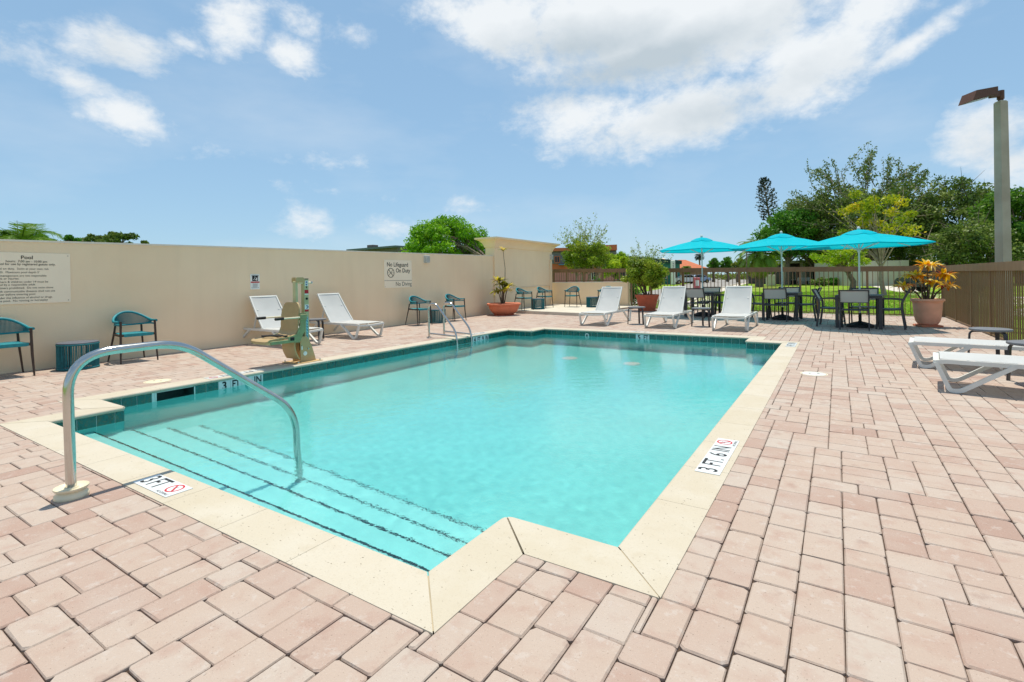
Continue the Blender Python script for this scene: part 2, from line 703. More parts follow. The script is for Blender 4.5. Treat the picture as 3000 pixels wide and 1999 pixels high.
def tile_material():
    m = bpy.data.materials.new('marbled_waterline_tile')
    m.use_nodes = True
    nt = m.node_tree
    N, L = nt.nodes, nt.links
    b = N['Principled BSDF']
    b.inputs['Roughness'].default_value = 0.22
    oi = N.new('ShaderNodeObjectInfo')
    geo = N.new('ShaderNodeNewGeometry')
    wv = N.new('ShaderNodeTexNoise')
    wv.inputs['Scale'].default_value = 9
    wv.inputs['Detail'].default_value = 6
    wv.inputs['Roughness'].default_value = 0.65
    wv.inputs['Distortion'].default_value = 2.2
    wv.noise_dimensions = '4D'
    L.new(geo.outputs['Position'], wv.inputs['Vector'])
    mu = N.new('ShaderNodeMath')
    mu.operation = 'MULTIPLY'
    mu.inputs[1].default_value = 30
    L.new(oi.outputs['Random'], mu.inputs[0])
    L.new(mu.outputs[0], wv.inputs['W'])
    rp = N.new('ShaderNodeValToRGB')
    el = rp.color_ramp.elements
    el[0].position, el[0].color = 0.30, (*C(6, 58, 54), 1)
    el[1].position, el[1].color = 0.75, (*C(96, 142, 128), 1)
    for p, c in ((0.40, C(8, 76, 72)), (0.47, C(14, 116, 108)), (0.52, C(8, 78, 74)), (0.57, C(92, 108, 80)), (0.62, C(12, 94, 88))):
        e = el.new(p)
        e.color = (*c, 1)
    L.new(wv.outputs[0], rp.inputs[0])
    mx = N.new('ShaderNodeMix')
    mx.data_type = 'RGBA'
    mr = N.new('ShaderNodeMapRange')
    mr.inputs[4].default_value = 0.35
    L.new(oi.outputs['Random'], mr.inputs[0])
    L.new(mr.outputs[0], mx.inputs[0])
    L.new(rp.outputs[0], mx.inputs[6])
    mx.inputs[7].default_value = (*C(10, 112, 104), 1)
    L.new(mx.outputs[2], b.inputs['Base Color'])
    return m


def leaf_material(name, stops, trans=0.35, rough=0.5):
    m = bpy.data.materials.new(name)
    m.use_nodes = True
    nt = m.node_tree
    N, L = nt.nodes, nt.links
    b = N['Principled BSDF']
    b.inputs['Roughness'].default_value = rough
    b.inputs['Specular IOR Level'].default_value = 0.3
    at = N.new('ShaderNodeAttribute')
    at.attribute_name = 'tone'
    rp = N.new('ShaderNodeValToRGB')
    el = rp.color_ramp.elements
    el[0].position, el[0].color = stops[0][0], (*stops[0][1], 1)
    el[1].position, el[1].color = stops[-1][0], (*stops[-1][1], 1)
    for p, c in stops[1:-1]:
        e = el.new(p)
        e.color = (*c, 1)
    L.new(at.outputs['Fac'], rp.inputs[0])
    L.new(rp.outputs[0], b.inputs['Base Color'])
    t = N.new('ShaderNodeBsdfTranslucent')
    L.new(rp.outputs[0], t.inputs['Color'])
    mx = N.new('ShaderNodeMixShader')
    mx.inputs[0].default_value = trans
    L.new(b.outputs[0], mx.inputs[1])
    L.new(t.outputs[0], mx.inputs[2])
    L.new(mx.outputs[0], N['Material Output'].inputs['Surface'])
    return m


def stucco_material(name, col, col2):
    m = material(name, col, 0.9, var=0, col2=col2, vscale=0.9, bump=0.004, bscale=110, spec=0.2, detail=6)
    nt = m.node_tree
    N, L = nt.nodes, nt.links
    b = N['Principled BSDF']
    src = b.inputs['Base Color'].links[0].from_socket
    tc = N.new('ShaderNodeTexCoord')
    mp = N.new('ShaderNodeMapping')
    mp.inputs['Scale'].default_value = (3.5, 3.5, 0.35)
    L.new(tc.outputs['Object'], mp.inputs[0])
    n = N.new('ShaderNodeTexNoise')
    n.inputs['Scale'].default_value = 1.2
    n.inputs['Detail'].default_value = 6
    L.new(mp.outputs[0], n.inputs['Vector'])
    mr = N.new('ShaderNodeMapRange')
    mr.inputs[1].default_value, mr.inputs[2].default_value = 0.5, 0.75
    mr.inputs[4].default_value = 0.14
    L.new(n.outputs[0], mr.inputs[0])
    mx = N.new('ShaderNodeMix')
    mx.data_type = 'RGBA'
    L.new(mr.outputs[0], mx.inputs[0])
    L.new(src, mx.inputs[6])
    mx.inputs[7].default_value = (*[c * 0.78 for c in col2], 1)
    L.new(mx.outputs[2], b.inputs['Base Color'])
    return m


MAT = {}
MAT['paver'] = paver_material()
MAT['bed'] = material('joint_sand', C(70, 56, 46), 0.95, var=0.3, vscale=30, bump=0.004, bscale=150)
MAT['coping'] = coping_material()
MAT['grout'] = material('coping_grout', (0.40, 0.33, 0.22), 0.9, var=0.15)
MAT['tile'] = tile_material()
MAT['white_tile'] = material('white_depth_tile', C(212, 216, 216), 0.25, var=0.04)
MAT['tile_grout'] = material('pool_grout', C(214, 232, 226), 0.8, var=0.08, vscale=12)
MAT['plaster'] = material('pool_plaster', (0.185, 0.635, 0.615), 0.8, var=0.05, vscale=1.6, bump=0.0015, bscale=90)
MAT['shallow_tint_plaster'] = material('shallow_tint_plaster', (0.27, 0.71, 0.69), 0.8, var=0.05, vscale=1.6, bump=0.0015, bscale=90)  # paler plaster copy: the brighter look of shallow water put into the colour
MAT['nosing'] = material('dark_step_tile', C(8, 52, 56), 0.3, var=0.2)
MAT['black'] = material('black_ink', (0.012, 0.013, 0.014), 0.6, var=0)
MAT['brown_ink'] = material('brown_ink', C(62, 52, 44), 0.6, var=0)
MAT['red'] = material('red_print', C(190, 36, 44), 0.5, var=0.05)
MAT['sign'] = material('cream_sign_panel', C(250, 230, 202), 0.5, var=0.03, vscale=2)
MAT['white_sign'] = material('white_sign_panel', C(236, 236, 228), 0.45, var=0.04)
MAT['wall'] = stucco_material('painted_stucco', C(246, 221, 186), C(240, 212, 176))
MAT['walltop'] = material('wall_cap', C(226, 216, 198), 0.8, var=0.08, vscale=5)
MAT['concrete'] = material('pale_concrete', C(198, 190, 174), 0.85, var=0.1, vscale=2.5, bump=0.002, bscale=80)
MAT['steel'] = material('polished_steel', (0.54, 0.53, 0.50), 0.17, 1.0, var=0.06, vscale=14)
MAT['cream_plastic'] = material('cream_plastic', C(226, 214, 184), 0.4, var=0.06)
MAT['white_plastic'] = material('white_plastic', C(212, 212, 206), 0.4, var=0.04)
MAT['white_frame'] = material('white_resin_frame', C(212, 212, 206), 0.38, var=0.05, vscale=5)
MAT['dark_metal'] = material('charcoal_metal', C(62, 60, 62), 0.42, 0.0, var=0.12, vscale=9)
MAT['grey_metal'] = material('grey_powder_coat', C(112, 113, 116), 0.45, 0.0, var=0.1, vscale=8)
MAT['brown_leg'] = material('brown_metal_leg', C(64, 48, 40), 0.5, var=0.15, vscale=12)
MAT['teal'] = material('teal_rope', C(24, 128, 138), 0.55, var=0.14, vscale=25, bump=0.001, bscale=300)
MAT['teal_dark'] = material('teal_cord', C(18, 104, 112), 0.6, var=0.2, vscale=30)
MAT['slate'] = material('grey_table_top', C(96, 100, 110), 0.4, var=0.1)
MAT['fence'] = material('brown_fence_paint', C(128, 100, 70), 0.5, var=0.14, vscale=5, streak=(1, 1, .3))
MAT['fence_side'] = MAT['fence']
MAT['canvas'] = None
MAT['pot'] = material('terracotta_pot', C(206, 120, 88), 0.75, var=0.1, vscale=6, bump=0.001, bscale=120)
MAT['pot_pale'] = material('weathered_terracotta', C(240, 172, 142), 0.75, var=0.09, vscale=5, bump=0.001, bscale=120)
MAT['pot_dark'] = material('dark_terracotta', C(186, 92, 64), 0.7, var=0.1, vscale=5)
MAT['soil'] = material('potting_soil', C(60, 46, 36), 0.95, var=0.4, vscale=40, bump=0.01, bscale=70)
MAT['tan'] = material('tan_powder_coat', C(196, 164, 116), 0.5, var=0.08, vscale=6)
MAT['tan_green'] = material('pale_green_beige_coat', C(188, 182, 138), 0.5, var=0.08, vscale=6)
MAT['green_side'] = material('olive_pool_tint_coat', C(142, 148, 104), 0.5, var=0.08, vscale=6)  # olive coat, with green reflected off the pool put into the colour
MAT['rubber'] = material('black_rubber', C(26, 26, 27), 0.6, var=0.2)
MAT['bark'] = material('grey_bark', C(118, 104, 88), 0.9, var=0.3, vscale=8, bump=0.02, bscale=20)
MAT['pale_bark'] = material('pale_bark', C(156, 142, 122), 0.9, var=0.25, vscale=7, bump=0.01, bscale=25)
MAT['stem'] = material('brown_stem', C(96, 76, 58), 0.8, var=0.25, vscale=20)
MAT['blue_decal'] = material('blue_print', C(30, 74, 130), 0.5, var=0.05)
MAT['cyan_decal'] = material('pale_blue_decal', C(140, 200, 206), 0.5, var=0.05)


def sling_material(name, col, trans=0.25, scale=900):
    m = material(name, col, 0.6, var=0.05, vscale=3)
    nt = m.node_tree
    N, L = nt.nodes, nt.links
    b = N['Principled BSDF']
    t = N.new('ShaderNodeBsdfTranslucent')
    t.inputs['Color'].default_value = (*col, 1)
    mx = N.new('ShaderNodeMixShader')
    mx.inputs[0].default_value = trans
    L.new(b.outputs[0], mx.inputs[1])
    L.new(t.outputs[0], mx.inputs[2])
    L.new(mx.outputs[0], N['Material Output'].inputs['Surface'])
    return m


MAT['sling'] = sling_material('white_mesh_sling', C(204, 206, 204), 0.22)
MAT['grey_sling'] = sling_material('taupe_mesh_sling', C(206, 194, 186), 0.4)
MAT['slate_sling'] = sling_material('slate_mesh_sling', C(92, 98, 110), 0.1)
MAT['canvas'] = sling_material('turquoise_canvas', (0.0, 0.58, 0.70), 0.36)
MAT['canvas'].node_tree.nodes['Principled BSDF'].inputs['Specular IOR Level'].default_value = 0.08
MAT['canvas'].node_tree.nodes['Principled BSDF'].inputs['Roughness'].default_value = 0.9

# ------------------------------------------------------------------ pool outline
aL, aR, mL, mR = -6.120, -1.490, -6.794, -0.874
n0, n1, f1, f2 = 1.618, 2.222, 10.388, 10.987
CW = 0.285          # coping width
INNER = [(aL, n0), (aR, n0), (aR, n1), (mR, n1), (mR, f1), (aR, f1), (aR, f2), (aL, f2), (aL, f1), (mL, f1), (mL, n1), (aL, n1)]
WATER_Z = -0.13


def offset_poly(P, d):
    n = len(P)
    out = []
    for i in range(n):
        a, b, c = P[i - 1], P[i], P[(i + 1) % n]
        e1 = (b[0] - a[0], b[1] - a[1])
        e2 = (c[0] - b[0], c[1] - b[1])
        l1, l2 = math.hypot(*e1), math.hypot(*e2)
        o1 = (e1[1] / l1 * d, -e1[0] / l1 * d)
        o2 = (e2[1] / l2 * d, -e2[0] / l2 * d)
        out.append((b[0] + o1[0] + o2[0], b[1] + o1[1] + o2[1]))
    return out


OUTER = offset_poly(INNER, CW)
WALLP = offset_poly(INNER, 0.028)
POOL_RECTS = [(mL - CW, n1 - CW, mR + CW, f1 + CW), (aL - CW, n0 - CW, aR + CW, f2 + CW)]
PAD = [(-10.9, 15.75), (-7.05, 15.05), (-6.6, 19.7), (-10.9, 20.3)]


def subtract_rect(rects, cut):
    x0, y0, x1, y1 = cut
    out = []
    for (a, b, c, d) in rects:
        if c <= x0 or a >= x1 or d <= y0 or b >= y1:
            out.append((a, b, c, d))
            continue
        if a < x0:
            out.append((a, b, x0, d))
        if c > x1:
            out.append((x1, b, c, d))
        xa, xb = max(a, x0), min(c, x1)
        if b < y0:
            out.append((xa, b, xb, y0))
        if d > y1:
            out.append((xa, y1, xb, d))
    return out


# ------------------------------------------------------------------ ground and deck
def fence_y(x):
    return 18.25 + (2.46 - x) * 0.145


def build_ground():
    m = bpy.data.materials.new('lawn_grass')
    m.use_nodes = True
    nt = m.node_tree
    N, L = nt.nodes, nt.links
    b = N['Principled BSDF']
    b.inputs['Roughness'].default_value = 0.95
    b.inputs['Specular IOR Level'].default_value = 0.1
    geo = N.new('ShaderNodeNewGeometry')

    def noise(s, d):
        n = N.new('ShaderNodeTexNoise')
        n.inputs['Scale'].default_value = s
        n.inputs['Detail'].default_value = d
        L.new(geo.outputs['Position'], n.inputs['Vector'])
        return n.outputs[0]
    rp = N.new('ShaderNodeValToRGB')
    rp.color_ramp.elements[0].position = 0.35
    rp.color_ramp.elements[0].color = (*C(112, 146, 40), 1)
    rp.color_ramp.elements[1].position = 0.62
    rp.color_ramp.elements[1].color = (*C(190, 178, 108), 1)
    e = rp.color_ramp.elements.new(0.52)
    e.color = (*C(140, 166, 54), 1)
    L.new(noise(0.22, 5), rp.inputs[0])
    mx = N.new('ShaderNodeMix')
    mx.data_type = 'RGBA'
    L.new(noise(7, 6), mx.inputs[0])
    L.new(rp.outputs[0], mx.inputs[6])
    mx.inputs[7].default_value = (*C(104, 146, 30), 1)
    L.new(mx.outputs[2], b.inputs['Base Color'])
    bp = N.new('ShaderNodeBump')
    bp.inputs['Distance'].default_value = 0.05
    L.new(noise(40, 6), bp.inputs['Height'])
    L.new(bp.outputs[0], b.inputs['Normal'])
    # one sheet to the horizon, left out under the deck and pool
    mb = MB()
    S = 1200
    hx0, hx1, hy0, hy1 = -10.7, 2.55, -4.2, 18.0
    z = -0.035
    mb.add([(-S, -S, z), (S, -S, z), (S, S, z), (-S, S, z), (hx0, hy0, z), (hx1, hy0, z), (hx1, hy1, z), (hx0, hy1, z)],
           [(0, 1, 5, 4), (1, 2, 6, 5), (2, 3, 7, 6), (3, 0, 4, 7)])
    tag(mb.build('lawn', m), kind='structure')
    # blades near the fence
    n = 70000
    x = rng.uniform(-8, 7, n)
    y = rng.uniform(0, 1, n) ** 1.6 * 24 + 18.2
    keep = y > 18.3 + (2.46 - x) * 0.145 * (x < 2.5) + (x > 2.5) * -20
    x, y = x[keep], y[keep]
    n = len(x)
    a = rng.uniform(0, 2 * PI, n)
    h = rng.uniform(0.02, 0.06, n)
    w = 0.012 + 0.0007 * (y - 18)
    V = np.zeros((n, 3, 3))
    V[:, 0] = np.stack([x - np.cos(a) * w, y - np.sin(a) * w, np.full(n, z)], 1)
    V[:, 1] = np.stack([x + np.cos(a) * w, y + np.sin(a) * w, np.full(n, z)], 1)
    V[:, 2] = np.stack([x + rng.normal(0, .02, n), y + rng.normal(0, .02, n), z + h], 1)
    gm = leaf_material('grass_blade', [(0, C(104, 150, 28)), (0.6, C(152, 188, 50)), (1, C(204, 192, 112))], 0.3, 0.7)
    tn = np.clip(0.45 + 0.35 * np.sin(x * .9 + 1.3) * np.sin(y * .7) + rng.normal(0, .15, n), 0, 1)
    g = place('grass_blades', fast_mesh('grass_blades', V.reshape(-1, 3), np.arange(n * 3).reshape(-1, 3), gm, tn))
    tag(g, 'short green grass blades on the lawn behind the brown picket fence', 'grass', kind='stuff')


build_ground()

CW_, SW_ = math.cos(YAW), math.sin(YAW)


def project(x, y, z=0.0):
    xc = CW_ * x + SW_ * y
    zc = -SW_ * x + CW_ * y
    if zc < 0.05:
        return None
    u, v = FPX * xc / zc, FPX * (H - z) / zc - 181.6
    cr, sr = math.cos(ROLL), math.sin(ROLL)
    return 1500 + cr * u - sr * v, 999.5 + sr * u + cr * v


def build_patio():
    bed = MB()
    zb = -0.013
    outer = [(-10.8, -4.3), (2.6, -4.3), (2.6, fence_y(2.6) + .02), (-10.8, fence_y(-10.8) + .02)]
    # bed as strips round the pool so that the basin stays open
    P = POOL_RECTS
    rects = [(-10.8, -4.3, 2.6, 17.9)]
    for r in P:
        rects = subtract_rect(rects, (r[0] + .03, r[1] + .03, r[2] - .03, r[3] - .03))
    for (a, b, c, d) in rects:
        bed.add([(a, b, zb), (c, b, zb), (c, d, zb), (a, d, zb)], [(0, 1, 2, 3)])
    bed.add([(-10.8, 17.9, zb), (2.6, 17.9, zb), (2.6, outer[2][1], zb), (-10.8, outer[3][1], zb)], [(0, 1, 2, 3)])
    patio = bed.build('patio', MAT['bed'])
    tag(patio, kind='structure')
    u = 0.0785
    x_start, y_start = -10.75, -4.25
    nx = int((2.55 - x_start) / u)
    ny = int((20.4 - y_start) / u)
    occ = np.zeros((ny + 4, nx + 1), dtype=bool)
    occ[:, nx] = True
    pieces = []
    for j in range(ny):
        i = 0
        while i < nx:
            if occ[j, i]:
                i += 1
                continue
            run = 1
            while i + run < nx and not occ[j, i + run]:
                run += 1
            if run == 1:
                w, h = 1, 2
            elif run == 2 or run == 4:
                w, h = 2, random.choice((2, 3, 3))
            elif run == 3:
                w, h = 3, 2
            else:
                w, h = random.choice(((2, 2), (2, 3), (2, 3), (3, 2), (3, 2)))
            occ[j:j + h, i:i + w] = True
            pieces.append((x_start + i * u, y_start + j * u, x_start + (i + w) * u, y_start + (j + h) * u))
            i += w
    cut = []
    for p in pieces:
        rs = [p]
        for r in P:
            rs = subtract_rect(rs, (r[0] + .009, r[1] + .009, r[2] - .009, r[3] - .009))
        for q in rs:
            if q[2] - q[0] < 0.018 or q[3] - q[1] < 0.018:
                continue
            cx, cy = (q[0] + q[2]) / 2, (q[1] + q[3]) / 2
            if cy > fence_y(cx) + .05 or cx > 2.53:
                continue
            cut.append(q)
    # which show largest
    scored = []
    for k, q in enumerate(cut):
        pr = [project(*c) for c in ((q[0], q[1]), (q[2], q[1]), (q[2], q[3]), (q[0], q[3]))]
        if any(c is None for c in pr):
            scored.append((0, k))
            continue
        ins = all(-20 < c[0] < 3020 and -20 < c[1] < 2020 for c in pr)
        A = abs(sum(pr[i][0] * pr[(i + 1) % 4][1] - pr[(i + 1) % 4][0] * pr[i][1] for i in range(4))) / 2
        scored.append((A if ins else 0, k))
    scored.sort(reverse=True)
    single = set(k for _, k in scored[:300])

    def stone(mb, q, near):
        cx, cy = (q[0] + q[2]) / 2, (q[1] + q[3]) / 2
        hx, hy = (q[2] - q[0]) / 2, (q[3] - q[1]) / 2
        g = random.uniform(0.0009, 0.0030)
        hx -= g
        hy -= g
        cr = min(random.uniform(0.003, 0.014), hx * .5, hy * .5)
        ch = min(random.uniform(0.003, 0.0065), hx * .35, hy * .35)
        dz = random.uniform(-0.0022, 0.0015)
        rot = random.gauss(0, 0.006)
        tx, ty = random.gauss(0, 0.004), random.gauss(0, 0.004)
        tone = min(1, max(0, random.betavariate(2.8, 2.4)))
        if random.random() < 0.08:
            tone = random.uniform(0.02, 0.16)
        ring = []
        for sx, sy in ((-1, -1), (1, -1), (1, 1), (-1, 1)):
            k1, k2 = random.uniform(.35, 1.5), random.uniform(.35, 1.5)
            A_ = (sx * hx, sy * (hy - cr * k1))
            B_ = (sx * (hx - cr * k2), sy * hy)
            ring += [A_, B_] if sx * sy < 0 else [B_, A_]
        # order so that the ring runs counter-clockwise
        ring = sorted(ring, key=lambda p: math.atan2(p[1] / hy, p[0] / hx))
        c_, s_ = math.cos(rot), math.sin(rot)
        n = len(ring)
        jit = [random.gauss(0, 0.0012) for _ in range(n)]
        lv = []
        for (ins, z) in ((0, -0.03), (0, -ch * 1.1), (ch, 0.0)):
            for k_, (x, y) in enumerate(ring):
                fx = x * (1 - (ins + (jit[k_] if ins else 0)) / hx)
                fy = y * (1 - (ins + (jit[k_] if ins else 0)) / hy)
                lv.append((fx * c_ - fy * s_, fx * s_ + fy * c_, z + dz + (tx * fx + ty * fy if z > -0.02 else 0)))
        fs = []
        for lvl in range(2):
            for k_ in range(n):
                k2 = (k_ + 1) % n
                fs.append((lvl * n + k_, lvl * n + k2, (lvl + 1) * n + k2, (lvl + 1) * n + k_))
        fs.append(tuple(2 * n + k_ for k_ in range(n)))
        if near:
            m2 = MB()
            m2.add(lv, fs, tone)
            m2.build('paver', MAT['paver'], patio, loc=(cx, cy, 0))
        else:
            mb.add([(x + cx, y + cy, z) for x, y, z in lv], fs, tone)

    rest = MB()
    for k, q in enumerate(cut):
        stone(rest, q, k in single)
    o = rest.build('paver_field', MAT['paver'], patio)
    o['kind'] = 'stuff'
    return patio


patio = build_patio()

# ------------------------------------------------------------------ pool
LET = {}
for key, body, size, bold, sx in (('3', '3', .14, .03, .95), ('FT', 'FT', .14, .028, .72), ('FTdot', 'FT.', .13, .012, .8), ('6', '6', .14, .03, .95),
                                  ('IN', 'IN', .14, .025, .8), ('4', '4', .14, .03, .95), ('9', '9', .14, .03, .95), ('5', '5', .14, .03, .95),
                                  ('P3', '3', .165, .012, .8), ('PFT', 'FT', .165, .012, .72), ('PFTdot', 'FT.', .165, .012, .72), ('P6', '6', .165, .012, .8),
                                  ('PIN', 'IN', .165, .012, .75), ('P4', '4', .165, .012, .8), ('P9', '9', .165, .012, .8), ('P5', '5', .165, .012, .8),
                                  ('nodiving', 'NO DIVING', .026, .01, .95)):
    LET[key] = text_mesh(body, size, MAT['black'], bold=bold, sx=sx)


SK_Y, SK_H = 3.13 - .1524 * 1.0, .215      # skimmer mouth: centre along the left side, half width


def wall_bits(i, a, b, z0, z1):
    """pieces of wall edge i, leaving the skimmer mouth open on edge 9"""
    if i != 9:
        return [(a, b, z0, z1)]
    p, q = (a[0], SK_Y + SK_H), (a[0], SK_Y - SK_H)
    zl, zh = -0.186, -0.045
    out = [(a, p, z0, z1), (q, b, z0, z1), (p, q, zh, z1)]
    if z0 < zl:
        out.append((p, q, z0, zl))
    return out


GLYPH = {k: letters_of(v, MAT['black']) for k, v in LET.items() if k != 'nodiving'}


def build_pool():
    basin = MB()
    n = len(WALLP)
    zf = lambda y: -1.20 - 0.42 * max(0, min(1, (y - 3.0) / 6.0))
    # walls
    for i in range(n):
        a, b = WALLP[i], WALLP[(i + 1) % n]
        for (p_, q_, z0_, z1_) in wall_bits(i, a, b, -1.75, -0.012):
            basin.add([(p_[0], p_[1], z0_), (q_[0], q_[1], z0_), (q_[0], q_[1], z1_), (p_[0], p_[1], z1_)], [(3, 2, 1, 0)])
    # sloping floor
    xs0, xs1 = mL - .1, mR + .1
    ys = [n0 - .1, 3.0, 5, 7, 9.0, f2 + .1]
    for y0, y1 in zip(ys[:-1], ys[1:]):
        basin.add([(xs0, y0, zf(y0)), (xs1, y0, zf(y0)), (xs1, y1, zf(y1)), (xs0, y1, zf(y1))], [(0, 1, 2, 3)])
    pool = basin.build('swimming_pool', MAT['plaster'])
    tag(pool, kind='structure')
    receiver(pool)
    # grout band behind the waterline tiles
    gb = MB()
    GP = offset_poly(INNER, 0.024)
    for i in range(n):
        a, b = GP[i], GP[(i + 1) % n]
        for (p_, q_, z0_, z1_) in wall_bits(i, a, b, -0.195, -0.013):
            gb.add([(p_[0], p_[1], z0_), (q_[0], q_[1], z0_), (q_[0], q_[1], z1_), (p_[0], p_[1], z1_)], [(3, 2, 1, 0)])
    receiver(gb.build('tile_grout_band', MAT['tile_grout'], pool))
    # entry steps
    x0, x1 = aL - .024, aR + .024
    lines = [(1.955, -0.38), (2.275, -0.62), (2.60, -0.86), (2.93, -1.08)]
    yp = n0 - .026
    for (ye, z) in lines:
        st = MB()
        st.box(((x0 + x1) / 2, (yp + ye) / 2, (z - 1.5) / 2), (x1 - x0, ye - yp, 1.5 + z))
        so = receiver(st.build('pool_step', MAT['shallow_tint_plaster'], pool))
        yp = ye + 0.001
        nt_ = MB()
        nt_.box((0, 0, 0), (0.148, 0.015, 0.006), bev=0.001)
        me = nt_.mesh('nosing_tile', MAT['nosing'])
        k = int((x1 - x0) / 0.151)
        for j in range(k):
            receiver(place('nosing_tile', me, so, (x0 + .078 + j * .151, ye - 0.0075, z + 0.003)))
    # waterline tiles, each its own
    tm = MB()
    tm.box((0, 0, 0), (0.1462, 0.010, 0.1485), bev=0.0015)
    tme = tm.mesh('waterline_tile', MAT['tile'])
    tw = tm.mesh('depth_tile', MAT['white_tile'])
    zt = -0.112
    pitch = 0.1524

    def run(i, skip):
        a, b = Vector(GP[i]), Vector(GP[(i + 1) % n])
        d = b - a
        Ln = d.length
        d.normalize()
        rz = math.atan2(d.y, d.x)
        nn = Vector((-d.y, d.x))          # into the pool
        k = int(Ln / pitch)
        off = (Ln - k * pitch) / 2
        pos = []
        for j in range(k):
            p = a + d * (off + (j + .5) * pitch) + nn * 0.0015
            pos.append((p, rz))
            if j in skip:
                continue
            receiver(place('waterline_tile', tme, pool, (p.x, p.y, zt), (0, 0, rz)))
        if off > 0.02:
            for s_ in (a + d * off / 2, b - d * off / 2):
                c = MB()
                c.box((0, 0, 0), (off - .004, 0.010, 0.1485), bev=0.001)
                p = s_ + nn * 0.0015
                receiver(c.build('waterline_tile', MAT['tile'], pool, loc=(p.x, p.y, zt), rot=(0, 0, rz)))
        return pos, nn

    # markers on the left long side (edge 9: runs from far to near) and the far side (edge 6)
    Ln = f1 - n1 + 2 * .024
    k9 = int(Ln / pitch)
    off9 = (Ln - k9 * pitch) / 2

    def j_at(y):                             # tile index on edge 9 nearest to y
        return int((f1 + .024 - y - off9) / pitch)
    m36 = [j_at(y) for y in (3.99, 3.84, 3.69, 3.54)]   # left to right seen from the pool: 3 FT 6 IN (near to far reads in picture)
    m36 = list(range(j_at(4.02), j_at(4.02) + 4))
    m49 = list(range(j_at(9.53), j_at(9.53) + 4))
    j_skim = list(range(j_at(SK_Y + .15), j_at(SK_Y + .15) + 3))
    for i in range(n):
        skip = ()
        if i == 9:
            skip = m36 + m49 + j_skim
        if i == 6:
            Lf = aR - aL + .048
            kf = int(Lf / pitch)
            of = (Lf - kf * pitch) / 2
            j5 = int((aR + .024 - (-3.60) - of) / pitch)
            skip = [j5, j5 + 1]
        pos, nn = run(i, skip)
        rzt = None
        if i in (9, 6):
            sets = [(m36, ['IN', '6', 'FT', '3']), (m49, ['IN', '9', 'FT', '4'])] if i == 9 else [(skip, ['FT', '5'])]
            for idx, keys in sets:
                for j, key in zip(idx, keys):
                    p, rz = pos[j]
                    w_ = receiver(place('depth_tile', tw, pool, (p.x, p.y, zt), (0, 0, rz)))
                    # lettering faces into the pool
                    for gm_ in GLYPH[key]:
                        place('letter', gm_, w_, (0, 0.0062, 0.006), (PI / 2, 0, PI))
    # skimmer mouth in the left wall
    yc = f1 + .024 - off9 - (j_skim[0] + 1.5) * pitch
    sk = MB()
    x_f, x_b, ya, yb, zl, zh = mL - .02, mL - .30, SK_Y - SK_H, SK_Y + SK_H, -0.186, -0.045
    sk.add([(x_f, ya, zl), (x_f, yb, zl), (x_f, yb, zh), (x_f, ya, zh), (x_b, ya, zl), (x_b, yb, zl), (x_b, yb, zh), (x_b, ya, zh)],
           [(4, 5, 6, 7), (0, 1, 5, 4), (3, 7, 6, 2), (0, 4, 7, 3), (1, 2, 6, 5)])
    sk.build('skimmer_mouth', material('skimmer_plastic', C(60, 96, 92), 0.6, var=0.2), pool)
    fr = MB()
    for dy in (-SK_H, SK_H):
        fr.box((mL - .020, SK_Y + dy, -0.118), (0.012, 0.012, 0.15))
    receiver(fr.build('skimmer_frame', MAT['tile_grout'], pool))
    # wall return fitting, far wall
    rt = MB()
    rt.tube([(0, 0, 0), (0, -0.014, 0)], 0.05, 20)
    ro = rt.build('return_fitting', MAT['white_plastic'], pool, smooth=40, loc=(-4.98, f2 + .016, -0.115))
    r2 = MB()
    r2.tube([(0, -0.013, 0), (0, -0.017, 0)], 0.024, 16)
    r2.build('nozzle', MAT['black'], ro, smooth=40)
    # main drains on the floor
    for (x, y) in ((-4.6, 9.3), (-3.3, 9.3)):
        dm = MB()
        dm.lathe([(0.16, 0.0), (0.16, 0.02), (0.13, 0.03), (0.02, 0.03)], 20)
        receiver(dm.build('main_drain', MAT['white_plastic'], pool, smooth=40, loc=(x, y, zf(y))))

    # coping slabs with a rounded pool edge
    prof = []
    for k in range(7):                       # bullnose from top to underside, t = distance from inner edge
        a = PI / 2 * k / 3.0
        prof.append((0.02 - 0.02 * math.sin(a), -0.02 + 0.02 * math.cos(a)))
    prof = [(CW, 0.0)] + prof + [(CW, -0.04)]
    zt0 = 0.004
    pitch_c = 0.565
    for i in range(n):
        A, B = Vector(INNER[i]), Vector(INNER[(i + 1) % n])
        A2, B2 = Vector(OUTER[i]), Vector(OUTER[(i + 1) % n])
        d = (B - A)
        Ln = d.length
        d.normalize()
        nn = Vector((d.y, -d.x))
        sa = (A2 - A).dot(d)
        sb = (B2 - A).dot(d)
        k = max(1, round(Ln / pitch_c))
        cuts = [Ln * j / k for j in range(k + 1)]
        rad = 0.06
        turn_a = (INNER[i][0] - INNER[i - 1][0]) * d.y - (INNER[i][1] - INNER[i - 1][1]) * d.x
        nx_ = INNER[(i + 2) % n]
        turn_b = d.x * (nx_[1] - B.y) - d.y * (nx_[0] - B.x)
        for j in range(k):
            sl = MB()
            g0 = 0.0012
            secs = []                       # each: list of (s, t, z)
            if j == 0:
                if turn_a < 0:              # corner juts into the pool: rounded tip
                    for q in (3, 2, 1, 0):
                        an = PI / 4 * q / 3
                        t0 = rad - rad * math.cos(an)
                        if q == 3:
                            secs.append([(t, t, z) for (t, z) in [(t0 + t * (1 - t0 / CW), z) for (t, z) in prof]])
                        else:
                            secs.append([(max(rad - rad * math.sin(an), t), t, z) for (t, z) in [(t0 + t * (1 - t0 / CW), z) for (t, z) in prof]])
                else:
                    secs.append([(sa * t / CW, t, z) for (t, z) in prof])
            else:
                secs.append([(cuts[j], t, z) for (t, z) in prof])
